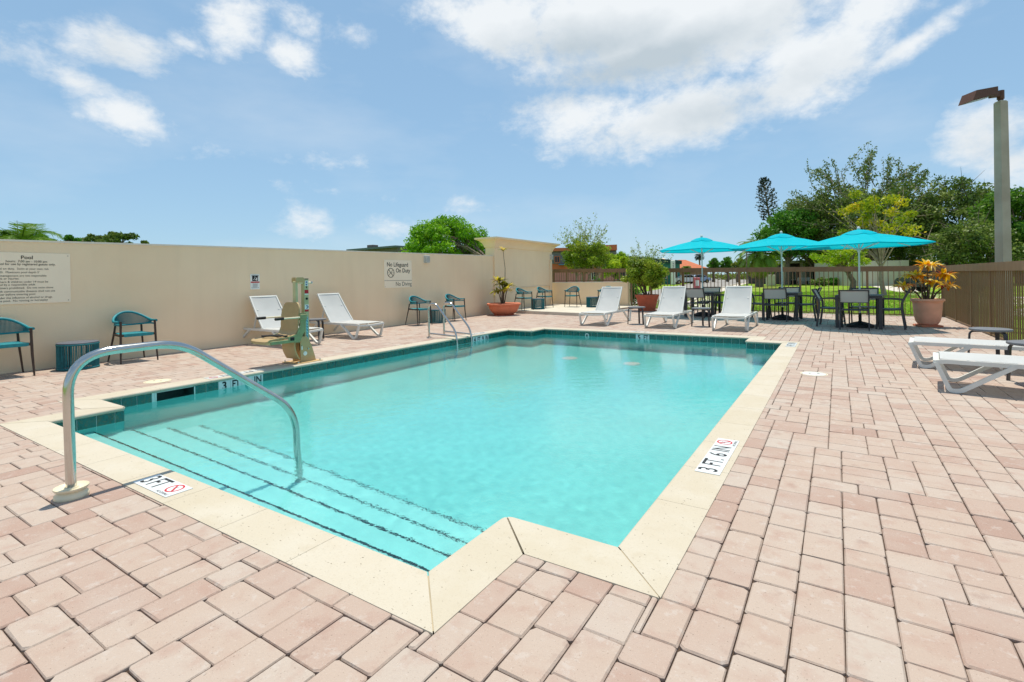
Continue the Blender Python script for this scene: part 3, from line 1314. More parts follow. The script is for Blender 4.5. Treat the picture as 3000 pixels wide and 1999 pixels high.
            if j == k - 1:
                if turn_b < 0:
                    for q in (0, 1, 2, 3):
                        an = PI / 4 * q / 3
                        t0 = rad - rad * math.cos(an)
                        if q == 3:
                            secs.append([(Ln - t, t, z) for (t, z) in [(t0 + t * (1 - t0 / CW), z) for (t, z) in prof]])
                        else:
                            secs.append([(min(Ln - rad + rad * math.sin(an), Ln - t), t, z) for (t, z) in [(t0 + t * (1 - t0 / CW), z) for (t, z) in prof]])
                else:
                    secs.append([(Ln + (sb - Ln) * t / CW, t, z) for (t, z) in prof])
            else:
                secs.append([(cuts[j + 1], t, z) for (t, z) in prof])
            vs = []
            m_ = len(prof)
            for e, sec in enumerate(secs):
                ds = (g0 if j else .005) if e == 0 else ((-g0 if j < k - 1 else -.005) if e == len(secs) - 1 else 0)
                for (s_, t, z) in sec:
                    p = A + d * (s_ + ds) + nn * min(t, CW - .0015)
                    vs.append((p.x, p.y, z + zt0))
            fs = []
            for e in range(len(secs) - 1):
                o_ = e * m_
                fs += [(o_ + q, o_ + q + 1, o_ + m_ + q + 1, o_ + m_ + q) for q in range(m_ - 1)] + [(o_ + m_ - 1, o_, o_ + m_, o_ + 2 * m_ - 1)]
            o_ = (len(secs) - 1) * m_
            fs += [tuple(range(m_ - 1, -1, -1)), tuple(range(o_, o_ + m_))]
            fs = [tuple(reversed(q)) for q in fs]
            sl.add(vs, fs, random.random())
            sl.build('coping_stone', MAT['coping'], pool, smooth=35)
    # mortar under the joints
    mo = MB()
    a_, b_ = offset_poly(INNER, 0.03), offset_poly(INNER, CW - .012)
    for i in range(n):
        i2 = (i + 1) % n
        mo.add([(*a_[i], .0018), (*a_[i2], .0018), (*b_[i2], .0018), (*b_[i], .0018)], [(3, 2, 1, 0)])
    mo.build('coping_mortar', MAT['grout'], pool)

    # painted depth plaques on the coping
    def plaque(cx, cy, lx, ly, items, rz, circle_at, nodiv_at, label):
        pm = MB()
        pm.box((0, 0, 0), (lx, ly, 0.004), bev=0.0008)
        o = pm.build('depth_marker', MAT['white_tile'], pool, loc=(cx, cy, zt0 + 0.0022), rot=(0, 0, rz))
        o['label'] = label
        for key, x in items:
            for gm_ in GLYPH[key]:
                place('letter', gm_, o, (x, 0.0, 0.0024))
        if circle_at is not None:
            rg = MB()
            pts = [(circle_at + .052 * math.cos(a), .012 + .052 * math.sin(a), .0028) for a in np.linspace(0, 2 * PI, 29)]
            V, F = [], []
            for (ri, ro_) in ((0.042, 0.053),):
                for a in np.linspace(0, 2 * PI, 33)[:-1]:
                    V += [(circle_at + ri * math.cos(a), .014 + ri * math.sin(a), .0026), (circle_at + ro_ * math.cos(a), .014 + ro_ * math.sin(a), .0026)]
                F = [(2 * q, 2 * q + 1, (2 * q + 3) % 64, (2 * q + 2) % 64) for q in range(32)]
            rg.add(V, F)
            c45 = math.cos(PI / 4)
            w5 = 0.006
            e0, e1 = -0.046 * c45, 0.046 * c45
            rg.add([(circle_at + e0 - w5 * c45, .014 - e0 - w5 * c45, .003), (circle_at + e0 + w5 * c45, .014 - e0 + w5 * c45, .003),
                    (circle_at + e1 + w5 * c45, .014 - e1 + w5 * c45, .003), (circle_at + e1 - w5 * c45, .014 - e1 - w5 * c45, .003)], [(0, 3, 2, 1)])
            rg.build('prohibition_ring', MAT['red'], o)
            dv = MB()
            for (p, q, w) in (((-.03, .03), (.004, -.002), .008), ((.004, -.002), (.02, -.03), .006), ((-.02, -.004), (.01, .018), .004)):
                a = Vector((circle_at + p[0], .014 + p[1], .0023))
                b_2 = Vector((circle_at + q[0], .014 + q[1], .0023))
                t = (b_2 - a).normalized()
                s_ = Vector((-t.y, t.x, 0)) * w / 2
                dv.add([a - s_, b_2 - s_, b_2 + s_, a + s_], [(0, 1, 2, 3)])
            dv.build('diver_symbol', MAT['black'], o)
            place('lettering', LET['nodiving'], o, (nodiv_at, -ly / 2 + .018, 0.0024))['kind'] = 'stuff'
        return o
    # near side, read from the deck behind the camera's left
    plaque(-3.515, 1.452, .44, .15, [('P3', -.16), ('PFT', -.045)], 0, .13, .13, 'white 3 FT no diving marker on the near coping')
    plaque(-0.705, 3.70, .76, .15, [('P3', -.315), ('PFTdot', -.16), ('P6', .0), ('PIN', .135)], PI / 2, .295, .295, 'white 3 FT 6 IN no diving marker on the right coping')
    plaque(-6.945, 3.78, .76, .15, [('P3', -.315), ('PFTdot', -.16), ('P6', .0), ('PIN', .135)], -PI / 2, .295, .295, 'white 3 FT 6 IN marker on the left coping')
    plaque(-0.70, 10.15, .60, .15, [('P4', -.2), ('PFTdot', -.06), ('P9', .1), ('PIN', .22)], PI / 2, None, None, 'white 4 FT 9 IN marker on the far right coping')
    plaque(-6.945, 9.35, .60, .15, [('P4', -.2), ('PFTdot', -.06), ('P9', .1), ('PIN', .22)], -PI / 2, None, None, 'white 4 FT 9 IN marker on the left coping')
    plaque(-3.75, 11.13, .42, .15, [('P5', -.12), ('PFT', .06)], PI, None, None, 'white 5 FT marker on the far coping')

    # water
    W = offset_poly(INNER, 0.0185)
    wx = [W[9][0], W[8][0], W[1][0], W[3][0]]
    wy = [W[0][1], W[2][1], W[4][1], W[6][1]]
    step = 0.021
    gx = np.concatenate([np.linspace(a, b, max(2, int((b - a) / step)) + 1)[:-1] for a, b in zip(wx[:-1], wx[1:])] + [[wx[-1]]])
    gy = np.concatenate([np.linspace(a, b, max(2, int((b - a) / step)) + 1)[:-1] for a, b in zip(wy[:-1], wy[1:])] + [[wy[-1]]])
    X, Y = np.meshgrid(gx, gy)
    Z = np.zeros_like(X)
    r2_ = np.random.default_rng(5)
    Nw = 64
    slope = 0.0105
    for q in range(Nw):
        lam = 0.08 * (0.26 / 0.08) ** (q / (Nw - 1))
        kk = 2 * PI / lam
        th = r2_.uniform(0, 2 * PI)
        amp = slope * math.sqrt(2 / Nw) / kk * (1.0 if lam > .2 else .8)
        Z += amp * np.sin(kk * (math.cos(th) * X + math.sin(th) * Y) + r2_.uniform(0, 2 * PI))
    env = 0.55 + 0.75 * np.exp(-((X + 3.2) ** 2 + (Y - 3.0) ** 2) / 3.5) + 0.25 * np.sin(X * .8 + 1) * np.sin(Y * .6)
    Z = Z * env + WATER_Z
    nxx, nyy = len(gx), len(gy)
    ii, jj = np.meshgrid(np.arange(nxx - 1), np.arange(nyy - 1))
    cxm = (gx[ii] + gx[ii + 1]) / 2
    cym = (gy[jj] + gy[jj + 1]) / 2
    ok = ((cym > wy[1]) & (cym < wy[2])) | ((cxm > wx[1]) & (cxm < wx[2]))
    base = (jj * nxx + ii)[ok]
    Q = np.stack([base, base + 1, base + 1 + nxx, base + nxx], 1)
    used = np.unique(Q)
    remap = np.full(nxx * nyy, -1)
    remap[used] = np.arange(len(used))
    V = np.stack([X, Y, Z], -1).reshape(-1, 3)[used]
    wm = bpy.data.materials.new('pool_water')
    wm.use_nodes = True
    b = wm.node_tree.nodes['Principled BSDF']
    b.inputs['Base Color'].default_value = (0.93, 0.995, 1.0, 1)
    b.inputs['Transmission Weight'].default_value = 1.0
    b.inputs['Roughness'].default_value = 0.0
    b.inputs['IOR'].default_value = 1.333
    nt_w = wm.node_tree
    nz = nt_w.nodes.new('ShaderNodeTexNoise')
    nz.inputs['Scale'].default_value = 30
    nz.inputs['Detail'].default_value = 3
    gw = nt_w.nodes.new('ShaderNodeNewGeometry')
    nt_w.links.new(gw.outputs['Position'], nz.inputs['Vector'])
    bw_ = nt_w.nodes.new('ShaderNodeBump')
    bw_.inputs['Distance'].default_value = 0.0014
    bw_.inputs['Strength'].default_value = 1.0
    nt_w.links.new(nz.outputs[0], bw_.inputs['Height'])
    nt_w.links.new(bw_.outputs[0], b.inputs['Normal'])
    wme = fast_mesh('pool_water', V, remap[Q], wm, smooth=True)
    wo = place('pool_water', wme)
    tag(wo, kind='structure')
    wo.cycles.is_caustics_caster = True
    return pool


pool = build_pool()

# ------------------------------------------------------------------ boundary walls
WA = Vector((-10.08, 2.1, 0))
WU = Vector((-0.0332, 0.99945, 0)).normalized()
WN = Vector((WU.y, -WU.x, 0))            # towards the pool


def wall_pt(s, z, off=0.0):
    return WA + WU * s + WN * off + Vector((0, 0, z))


WALL_RZ = math.atan2(WU.y, WU.x)          # local x along the wall


def build_walls():
    t = thing('stucco_wall', 'long beige stucco wall along the left side of the pool deck', 'wall')
    mb = MB()
    ends = [(-6.0, 1.86), (0.05, 1.933), (2.9, 1.977), (7.6, 2.036), (13.1, 2.105)]
    vs, fs = [], []
    for s, z in ends:
        for off in (0, -0.2):
            vs += [wall_pt(s, -0.05, off), wall_pt(s, z - .03, off)]
    for k in range(len(ends) - 1):
        a, b = 4 * k, 4 * (k + 1)
        fs += [(a, b, b + 1, a + 1), (a + 2, a + 3, b + 3, b + 2), (a + 1, b + 1, b + 3, a + 3)]
    fs += [(0, 1, 3, 2), (4 * len(ends) - 4, 4 * len(ends) - 2, 4 * len(ends) - 1, 4 * len(ends) - 3)]
    mb.add(vs, fs)
    mb.build('wall_face', MAT['wall'], t)
    cp = MB()
    vs, fs = [], []
    for s, z in ends:
        for off, zz in ((0.012, z - .03), (0.012, z), (-0.212, z), (-0.212, z - .03)):
            vs.append(wall_pt(s, zz, off))
    for k in range(len(ends) - 1):
        a, b = 4 * k, 4 * (k + 1)
        fs += [(a + j, b + j, b + (j + 1) % 4, a + (j + 1) % 4) for j in range(4)]
    fs += [(0, 1, 2, 3), tuple(4 * (len(ends) - 1) + j for j in (3, 2, 1, 0))]
    cp.add(vs, fs)
    cp.build('wall_cap', MAT['walltop'], t)
    # wall foot left plain where it meets the paving
    # taller end section with flared cornice
    t2 = thing('tall_wall_section', 'taller beige wall end with flared cornice behind the bowl planter', 'wall')
    s0, s1 = 13.06, 17.75
    b = MB()
    q = [wall_pt(s0, 0, .06), wall_pt(s1, 0, .06), wall_pt(s1, 0, -.34), wall_pt(s0, 0, -.34)]
    b.extrude([Vector((p.x, p.y, -0.05)) for p in q], (0, 0, 2.47))
    b.build('wall_face', MAT['wall'], t2)
    c = MB()
    prof = [(0.0, 2.40), (0.03, 2.42), (0.035, 2.47), (0.07, 2.54), (0.13, 2.62), (0.22, 2.68), (0.28, 2.70), (0.28, 2.76)]
    vs, fs = [], []
    for (o_, z) in prof:
        o2 = o_ + .004
        vs += [wall_pt(s0 - o2, z, .06 + o2), wall_pt(s1 + o2, z, .06 + o2), wall_pt(s1 + o2, z, -.34 - o2), wall_pt(s0 - o2, z, -.34 - o2)]
    m = len(prof)
    for k in range(m - 1):
        fs += [(4 * k + j, 4 * k + (j + 1) % 4, 4 * k + 4 + (j + 1) % 4, 4 * k + 4 + j) for j in range(4)]
    fs += [(3, 2, 1, 0), tuple(4 * (m - 1) + j for j in range(4))]
    c.add(vs, fs)
    c.build('cornice', MAT['wall'], t2, smooth=30)
    # conduit on the tall section
    cd = thing('electrical_conduit', 'thin beige conduit pipe fixed to the tall wall end', 'pipe')
    cc = MB()
    cc.tube(fillet([wall_pt(14.0, .89, .085), wall_pt(17.45, .92, .085), wall_pt(17.5, .15, .085)], .06), .018, 8)
    cc.tube([wall_pt(17.5, .92, .085), wall_pt(17.52, 2.05, .085)], .014, 8)
    cc.build('pipe', MAT['wall'], cd, smooth=60)
    cb = MB()
    p = wall_pt(17.5, 1.82, .085)
    cb.box(p, (.10, .05, .16), rz=WALL_RZ, bev=.008)
    cb.build('junction_box', MAT['wall'], cd)

    # low wall carrying the back fence, left part
    lw = thing('low_wall', 'low beige wall under the left part of the back fence', 'wall')
    x0, x1 = -11.3, -7.05
    a, bb = Vector((x0, fence_y(x0) - .10, 0)), Vector((x1, fence_y(x1) - .10, 0))
    dd = (bb - a).normalized()
    nn = Vector((-dd.y, dd.x, 0))
    w_ = MB()
    w_.extrude([Vector((p.x, p.y, -.03)) for p in (a, bb, bb + nn * .2, a + nn * .2)], (0, 0, 1.06))
    w_.build('wall_face', MAT['wall'], lw)
    w2 = MB()
    e = dd * .02
    w2.extrude([Vector((p.x, p.y, 1.031)) for p in (a - nn * .015 - e * 0, bb - nn * .015 + e, bb + nn * .215 + e, a + nn * .215)], (0, 0, .035))
    w2.build('wall_cap', MAT['walltop'], lw)
    # raised concrete pad
    pd = MB()
    pd.prism(PAD, -0.02, 0.10)
    o = pd.build('concrete_pad', MAT['concrete'])
    tag(o, kind='structure')
    return t


build_walls()

# wall signs and lamps
TXT = {}


def sign_text(parent, lines, mat, name='lettering'):
    for (body, size, x, z, align, bold, sx) in lines:
        me = text_mesh(body, size, mat, align, bold, sx)
        if size > .1:
            for g in letters_of(me, mat):
                place('letter', g, parent, (x, -0.0085, z), (PI / 2, 0, 0))
        else:
            place(name, me, parent, (x, -0.0085, z), (PI / 2, 0, 0))['kind'] = 'stuff'


def wall_sign(name, label, s, z, w, h, mat, lines, ink, screws=True):
    """sign centred at (s, z) on the long wall; local x runs along the wall, local -y faces the pool"""
    p = wall_pt(s, z, 0.006)
    t = thing(name, label, 'sign', p, WALL_RZ + 0.0)
    # local -y must face WN: WN = (WU.y,-WU.x) is local -y for x along WU
    b = MB()
    b.box((0, 0, 0), (w, 0.012, h), bev=0.002)
    b.build('panel', mat, t)
    sign_text(t, lines, ink)
    if screws:
        for sx in (-1, 1):
            for sz in (-1, 1):
                c = MB()
                c.tube([(sx * (w / 2 - .03), -.004, sz * (h / 2 - .035)), (sx * (w / 2 - .03), -.010, sz * (h / 2 - .035))], .006, 8)
                c.build('screw', MAT['dark_metal'], t)
    return t


# reading direction along +WU seen from the pool (looking towards -X) is to the right: +Y is right
RULES_W, RULES_H = 1.02, 0.755
LM = -RULES_W / 2 + .04
rules = []
y = .30
rules.append(('Pool', .072, .0, .305, 'CENTER', .018, 1.05))
rules.append(('hours:  7:00 am - 10:00 pm', .046, .0, .247, 'CENTER', .008, .92))
rules.append(('Pool for use by registered guests only.', .046, .0, .206, 'CENTER', .008, .92))
for (tx_, z_) in (('No lifeguard on duty.  Swim at your own risk', .138), ('NO DIVING.  Maximum pool depth 5\'', .087),
                  ('Owners & management are not responsible', .036), ('for accidents or injuries', -.006),
                  ('Non-swimmers & children under 14 must be', -.054), ('accompanied by a responsible adult', -.095),
                  ('Glass containers prohibited.  Do not swim alone', -.142), ('Persons with communicable diseases shall not use', -.193),
                  ('pool.  Shower before entering pool', -.236), ('Persons under the influence of alcohol or drugs', -.285),
                  ('shall not use pool.  No running or horseplay', -.328)):
    rules.append((tx_, .041, LM, z_, 'LEFT', .0, .95))
wall_sign('pool_rules_sign', 'large cream pool rules sign cut by the left picture edge', 0.843 - RULES_W / 2, 1.370, RULES_W, RULES_H,
          MAT['sign'], rules, MAT['brown_ink'])

NL = wall_sign('no_lifeguard_sign', 'cream sign reading No Lifeguard On Duty above No Diving', 8.14, 1.435, 1.095, .772, MAT['sign'],
               [('No Lifeguard', .165, -.45, .255, 'LEFT', .013, .97), ('On Duty', .165, -.105, .09, 'LEFT', .013, .97),
                ('No Diving', .165, -.12, -.285, 'LEFT', -.002, .95)], MAT['brown_ink'])
ln = MB()
ln.box((0, -.0075, -.185), (1.09, .004, .008))
ln.build('rule_line', MAT['brown_ink'], NL)
rg = MB()
rg.tube([(-.30 + .125 * math.cos(a), -.008, .03 + .125 * math.sin(a)) for a in np.linspace(0, 2 * PI, 33)], .008, 6, caps=False)
for ang in (-.8, .75):
    rg.tube([(-.30 - .118 * math.cos(ang), -.008, .03 - .118 * math.sin(ang)), (-.30 + .118 * math.cos(ang), -.008, .03 + .118 * math.sin(ang))],
            .008 if ang < 0 else .005, 6)
rg.tube([(-.42, -.008, .03), (-.18, -.008, .03)], .0025, 6)
rg.build('no_diving_symbol', MAT['brown_ink'], NL)

LS = wall_sign('lift_instruction_sign', 'small white sign with black pictogram above the left lounger', 3.895, 1.27, .205, .315, MAT['white_sign'],
               [('HANDICAP POOL LIFT', .017, 0, .137, 'CENTER', .012, .9)], MAT['black'])
pb = MB()
pb.box((0, -.0075, .072), (.125, .004, .112))
pb.build('pictogram_panel', MAT['black'], LS)
rb = MB()
rb.box((0, -.0075, -.008), (.19, .004, .026))
rb.build('warning_band', MAT['red'], LS)
pw = MB()
pw.tube([(-.04, -.0105, .04), (-.01, -.0105, .075), (.0, -.0105, .045), (.035, -.0105, .04)], .006, 6)
pw.tube([(-.012, -.0105, .095), (-.002, -.0105, .1)], .011, 8)
pw.tube([(.03, -.0105, .03), (.032, -.0105, .085)], .012, 8)
pw.build('figure_symbol', MAT['white_sign'], LS)
ft = MB()
for k in range(7):
    ft.box((0, -.0072, -.04 - k * .014), (.12 - .012 * (k % 3), .003, .004))
ft.build('fine_print', MAT['grey_metal'], LS)


LAMPGREY = material('light_grey_lamp_paint', C(190, 190, 184), .5, var=.06)


def wall_lamp(s, z, off, label, sc_=1.0):
    t = thing('wall_lamp', label, 'lamp', wall_pt(s, z, off), WALL_RZ, 'grey box lamps on the walls')
    b = MB()
    b.box((0, -.05, 0), (.16 * sc_, .10, .21 * sc_), bev=.008)
    b.build('housing', LAMPGREY, t)
    l = MB()
    for k in range(7):
        l.box((-.054 * sc_ + k * .018 * sc_, -.102, 0), (.009, .006, .17 * sc_), bev=.002)
    l.build('louvre', LAMPGREY, t)
    m = MB()
    m.box((0, -.004, 0), (.19 * sc_, .008, .235 * sc_), bev=.003)
    m.build('back_plate', MAT['white_plastic'], t)
    return t


wall_lamp(9.33, 1.875, 0, 'grey box lamp on the wall beside the no lifeguard sign')
wall_lamp(17.62, 2.17, .06, 'grey box lamp under the cornice of the tall wall end')

# ------------------------------------------------------------------ fences
def build_fence(label, p0, p1, z0a, z0b, z1a, z1b, posts, name='picket_fence', spacing=0.125, railh=0.155):
    a, b = Vector(p0), Vector(p1)
    d = (b - a)
    Ln = d.length
    d.normalize()
    rz = math.atan2(d.y, d.x)
    t = thing(name, label, 'fence', (a.x, a.y, 0), rz)

    def lerp(s, u_, v_):
        return u_ + (v_ - u_) * s / Ln
    tr = MB()
    zz = lambda s: lerp(s, z1a, z1b)
    vs = []
    for s in (0, Ln):
        for (yy, dz) in ((-.045, -railh), (.045, -railh), (.045, 0), (-.045, 0)):
            vs.append((s, yy, zz(s) + dz))
    tr.add(vs, [(0, 1, 2, 3), (7, 6, 5, 4), (0, 4, 5, 1), (1, 5, 6, 2), (2, 6, 7, 3), (3, 7, 4, 0)])
    tr.build('top_rail', MAT['fence'], t)
    br = MB()
    br.sweep([(0, 0, z0a + .05), (Ln, 0, z0b + .05)], (0, 1, 0), .035, .03)
    br.build('bottom_rail', MAT['fence'], t)
    pm = MB()
    pm.box((0, 0, .5), (.018, .019, 1.0))
    pme = pm.mesh('picket', MAT['fence'])
    pt = MB()
    pt.box((0, 0, .5), (.058, .058, 1.0))
    ptm = pt.mesh('post', MAT['fence'])
    pos = []
    for s in posts:
        if 0 <= s <= Ln:
            za, zb_ = lerp(s, z0a, z0b) - .01, zz(s) - railh
            o = place('post', ptm, t, (s, 0, za))
            o.scale = (1, 1, zb_ - za)
            pos.append(s)
    k = int(Ln / spacing)
    for j in range(k + 1):
        s = j * spacing + .03
        if s > Ln or any(abs(s - q) < .045 for q in pos):
            continue
        za, zb_ = lerp(s, z0a, z0b) + .03, zz(s) - railh
        o = place('picket', pme, t, (s, random.gauss(0, .001), za))
        o.scale = (1, 1, zb_ - za)
        o.rotation_euler = (0, random.gauss(0, .002), 0)
    return t


def fp(x):
    return (x, fence_y(x), 0)


def fs_(x):                                # distance along the fence from x=-10.55
    return math.hypot(x + 10.55, fence_y(x) - fence_y(-10.55))


build_fence('brown picket fence standing on the low beige wall', fp(-11.3), fp(-7.0), 1.07, 1.06, 1.66, 1.585,
            [0.6, 1.3, 2.2, 3.1, 3.9, 4.25])
Ls = math.hypot(2.46 + 6.95, fence_y(-6.95) - fence_y(2.46))
build_fence('brown picket fence across the far side of the deck', fp(-6.95), fp(2.46), -0.02, -0.02, 1.575, 1.415,
            [s * Ls / (2.46 + 6.95) for s in (0.03, .85, 2.1, 3.1 - .97, 4.09, 5.93, 7.69, 9.38)])
build_fence('brown picket fence down the right side of the deck', (2.46, 18.2, 0), (2.46, 10.6, 0), -0.02, -0.02, 1.412, 1.395,
            [0.05, 1.7, 3.45, 5.1, 7.5])
build_fence('short return of the brown fence outside the right picture edge', (2.5, 10.55, 0), (3.4, 10.55, 0), -0.02, -0.02, 1.395, 1.395, [0.05, .85])
build_fence('brown picket fence beyond the right picture edge', (3.42, 10.5, 0), (3.42, 3.0, 0), -0.02, -0.02, 1.395, 1.395, [0.05, 2.1, 4.2, 6.3, 8.3])

# ------------------------------------------------------------------ handrail and ladder
def build_handrail():
    t = thing('pool_handrail', 'bent stainless steel handrail over the entry steps', 'handrail', (-3.815, 1.10, 0))
    m = MB()
    pts = fillet([(0, 0, 0.0), (0, -.012, .835), (0, .60, .842), (0.06, 1.43, .20), (0.06, 1.47, -1.05)], [0, .24, .16, .20, 0], 10)
    m.tube(pts, .0265, 18)
    receiver(m.build('rail', MAT['steel'], t, smooth=60))
    f = MB()
    f.lathe([(0.078, -0.004), (0.083, 0.004), (0.081, 0.022), (0.068, 0.034), (0.064, 0.040), (0.077, 0.046), (0.084, 0.056), (0.083, 0.062),
             (0.079, 0.060), (0.072, 0.052), (0.036, 0.050), (0.032, 0.06), (0.028, 0.06)], 28)
    f.build('escutcheon', MAT['cream_plastic'], t, smooth=50)
    return t


build_handrail()


def build_ladder():
    t = thing('pool_ladder', 'stainless steel pool ladder on the left edge near the bowl planter', 'ladder', (-7.5, 8.31, 0))
    for k, y in enumerate((0, .50)):
        m = MB()
        pts = fillet([(0, y, 0), (0, y, .72), (.20, y, .74), (.73, y, .18), (.78, y, -.05), (.78, y, -1.0)], [0, .14, .12, .12, .06, 0], 8)
        m.tube(pts, .0215, 14)
        rl = receiver(m.build('side_rail', MAT['steel'], t, smooth=60))
        b = MB()
        b.tube([(0.02, y, .085), (.755, y, .055)], .0175, 10)
        b.build('cross_bar', MAT['steel'], t, smooth=60)
        f = MB()
        f.lathe([(0.06, 0), (0.06, .008), (.03, .018), (.024, .018)], 18, (0, y))
        f.build('escutcheon', MAT['steel'], t, smooth=40)
    for z in (-.30, -.56, -.82):
        s = MB()
        s.box((.78, .25, z), (.085, .46, .03), bev=.008)
        receiver(s.build('tread', MAT['steel'], t))
    return t


build_ladder()


def skimmer_lid(x, y, label, mat):
    t = thing('skimmer_lid', label, 'lid', (x, y, 0), 0.4, 'round skimmer lids in the paving')
    m = MB()
    m.lathe([(0.132, -.004), (0.132, 0.004), (0.126, 0.0065), (0.0, 0.0065)], 28, caps=False)
    m.build('disc', mat, t, smooth=30)
    r_ = MB()
    r_.lathe([(0.15, -.004), (0.15, .003), (.136, .003), (.136, -.004)], 28, caps=False)
    r_.build('ring', MAT['cream_plastic'], t, smooth=30)
    for s in (-1, 1):
        h = MB()
        h.lathe([(.014, .0066), (.014, .0072), (0.0, .0072)], 10, (s * .05, 0), caps=False)
        h.build('finger_hole', MAT['dark_metal'], t)
    return t


skimmer_lid(-7.37, 3.01, 'round cream skimmer lid in the paving left of the pool', MAT['cream_plastic'])
skimmer_lid(-0.265, 7.32, 'round white skimmer lid in the paving right of the pool', MAT['white_plastic'])

# ------------------------------------------------------------------ furniture
def teal_chair_proto():
    """local: faces -y, origin on the floor at the centre"""
    t = thing('rope_armchair', 'x', 'chair')
    W, D = 0.255, 0.245           # half spread of feet
    top = []
    # front legs rise to arm height
    for sx in (-1, 1):
        m = MB()
        m.tube([(sx * W, -D, 0), (sx * (W - .012), -D + .03, .30), (sx * (W - .02), -D + .045, .665)], .015, 10, radii=[.0105, .016, .0165])
        m.build('leg', MAT['brown_leg'], t, smooth=60)
        m = MB()
        m.tube([(sx * (W - .0), D + .05, 0), (sx * (W - .06), D - .03, .44), (sx * (W - .075), D - .055, .60)], .015, 10, radii=[.0105, .0155, .015])
        m.build('leg', MAT['brown_leg'], t, smooth=60)
    # looped top rail: level at the arms, rising over the back
    def rail(z_side, z_back, rx, ry, n=33, y_c=-.02):
        pts = [(-rx, -D + .05, z_side)]
        for k in range(n):
            a = PI + PI * k / (n - 1)
            x = rx * math.cos(a)
            y = y_c - ry * math.sin(a)
            f = max(0, -math.sin(a))
            pts.append((x, y, z_side + (z_back - z_side) * (f ** 1.7)))
        pts.append((rx, -D + .05, z_side))
        return pts
    up = rail(.655, .80, .262, .285)
    lo = rail(.605, .585, .245, .255)
    m = MB()
    m.tube(up, .019, 10)
    m.build('top_rail', MAT['teal'], t, smooth=60)
    m = MB()
    m.tube(lo, .013, 8)
    m.build('lower_rail', MAT['teal'], t, smooth=60)
    cords = MB()
    n = len(up)
    for k in np.linspace(1.0, n - 2.0, 64):
        i = int(k)
        f = k - i
        p = Vector(up[i]).lerp(Vector(up[min(i + 1, n - 1)]), f)
        q = Vector(lo[i]).lerp(Vector(lo[min(i + 1, n - 1)]), f)
        cords.tube([p, q], .0042, 5, caps=False)
    o = cords.build('back_cords', MAT['teal_dark'], t)
    o['kind'] = 'stuff'
    # seat frame and woven seat
    s = MB()
    for (a, b) in (((-W + .012, -D + .03, .44), (W - .012, -D + .03, .44)), ((-W + .06, D - .03, .44), (W - .06, D - .03, .44)),
                   ((-W + .012, -D + .03, .44), (-W + .06, D - .03, .44)), ((W - .012, -D + .03, .44), (W - .06, D - .03, .44))):
        s.sweep([a, b], (0, 0, 1), .032, .022)
    s.build('seat_frame', MAT['brown_leg'], t)
    st = MB()
    for k in range(19):
        f = (k + .5) / 19
        xa = (-W + .05) + (2 * W - .10) * f
        xb = (-W + .075) + (2 * W - .15) * f
        for off in (.018,):
            st.sweep([(xa, -D + .018, .44 - .018), (xa, -D + .012, .462), (xa * .98, 0, .452), (xb, D - .02, .462), (xb, D - .014, .425)], (1, 0, 0), .0215, .006)
    o = st.build('seat_cords', MAT['teal'], t)
    o['kind'] = 'stuff'
    w = MB()
    w.box((0, -D + .028, .44), (2 * W - .12, .034, .046), bev=.008)
    w.build('seat_front', MAT['teal'], t)
    return t


def drum_proto():
    t = thing('rope_drum_table', 'x', 'side table')
    r, h = .245, .385
    m = MB()
    m.lathe([(r - .01, h), (r + .002, h), (r + .006, h + .004), (r + .006, h + .012), (r, h + .016), (0, h + .016)], 36, caps=False)
    m.build('table_top', MAT['slate'], t, smooth=40)
    for z in (.018, h - .014):
        k = MB()
        k.tube([(r * math.cos(a), r * math.sin(a), z) for a in np.linspace(0, 2 * PI, 41)], .014, 8, caps=False)
        k.build('hoop', MAT['teal_dark'], t, smooth=60)
    c = MB()
    for k in range(76):
        a = 2 * PI * k / 76
        c.tube([(r * math.cos(a), r * math.sin(a), .015), (r * math.cos(a + .02 * ((k % 3) - 1)), r * math.sin(a + .02 * ((k % 3) - 1)), h - .012)], .0058, 5, caps=False)
    o = c.build('cord_weave', MAT['teal_dark'], t)
    o['kind'] = 'stuff'
    b = MB()
    for k in range(4):
        a = PI / 4 + PI / 2 * k
        b.tube([(.2 * math.cos(a), .2 * math.sin(a), 0.004), (.2 * math.cos(a), .2 * math.sin(a), h)], .01, 6)
    b.build('inner_frame', MAT['dark_metal'], t)
    return t


E_ = -PI / 2     # local -y faces ...; rz=+90deg turns -y to +x
chair0 = teal_chair_proto()
chair_spots = [
    ((-9.70, 2.09, 0), PI / 2 - .02, 'teal rope armchair cut by the left picture edge below the rules sign'),
    ((-9.72, 3.63, 0), PI / 2 - .03, 'teal rope armchair between the left drum table and the lounger'),
    ((-9.86, 10.53, 0), PI / 2 - .12, 'teal rope armchair below the no lifeguard sign'),
    ((-9.84, 12.06, 0), PI / 2 - .05, 'teal rope armchair between the pool ladder and the bowl planter'),
    ((-9.62, 15.75, .1), PI / 2 - .12, 'teal rope armchair right behind the bowl planter on the concrete pad'),
    ((-9.62, 17.3, .1), PI / 2 - .1, 'teal rope armchair below the box lamp of the tall wall end'),
    ((-8.84, 18.22, .1), .10, 'teal rope armchair in front of the low wall, facing the pool'),
    ((-7.32, 17.95, .1), .05, 'teal rope armchair mostly hidden behind the first far lounger')]
for i, (p, rz, lb) in enumerate(chair_spots):
    if i == 0:
        chair0.location, chair0.rotation_euler = p, (0, 0, rz)
        tag(chair0, lb, group='teal rope armchairs along the walls')
    else:
        copy_thing(chair0, p, rz, lb, 'teal rope armchairs along the walls')
drum0 = drum_proto()
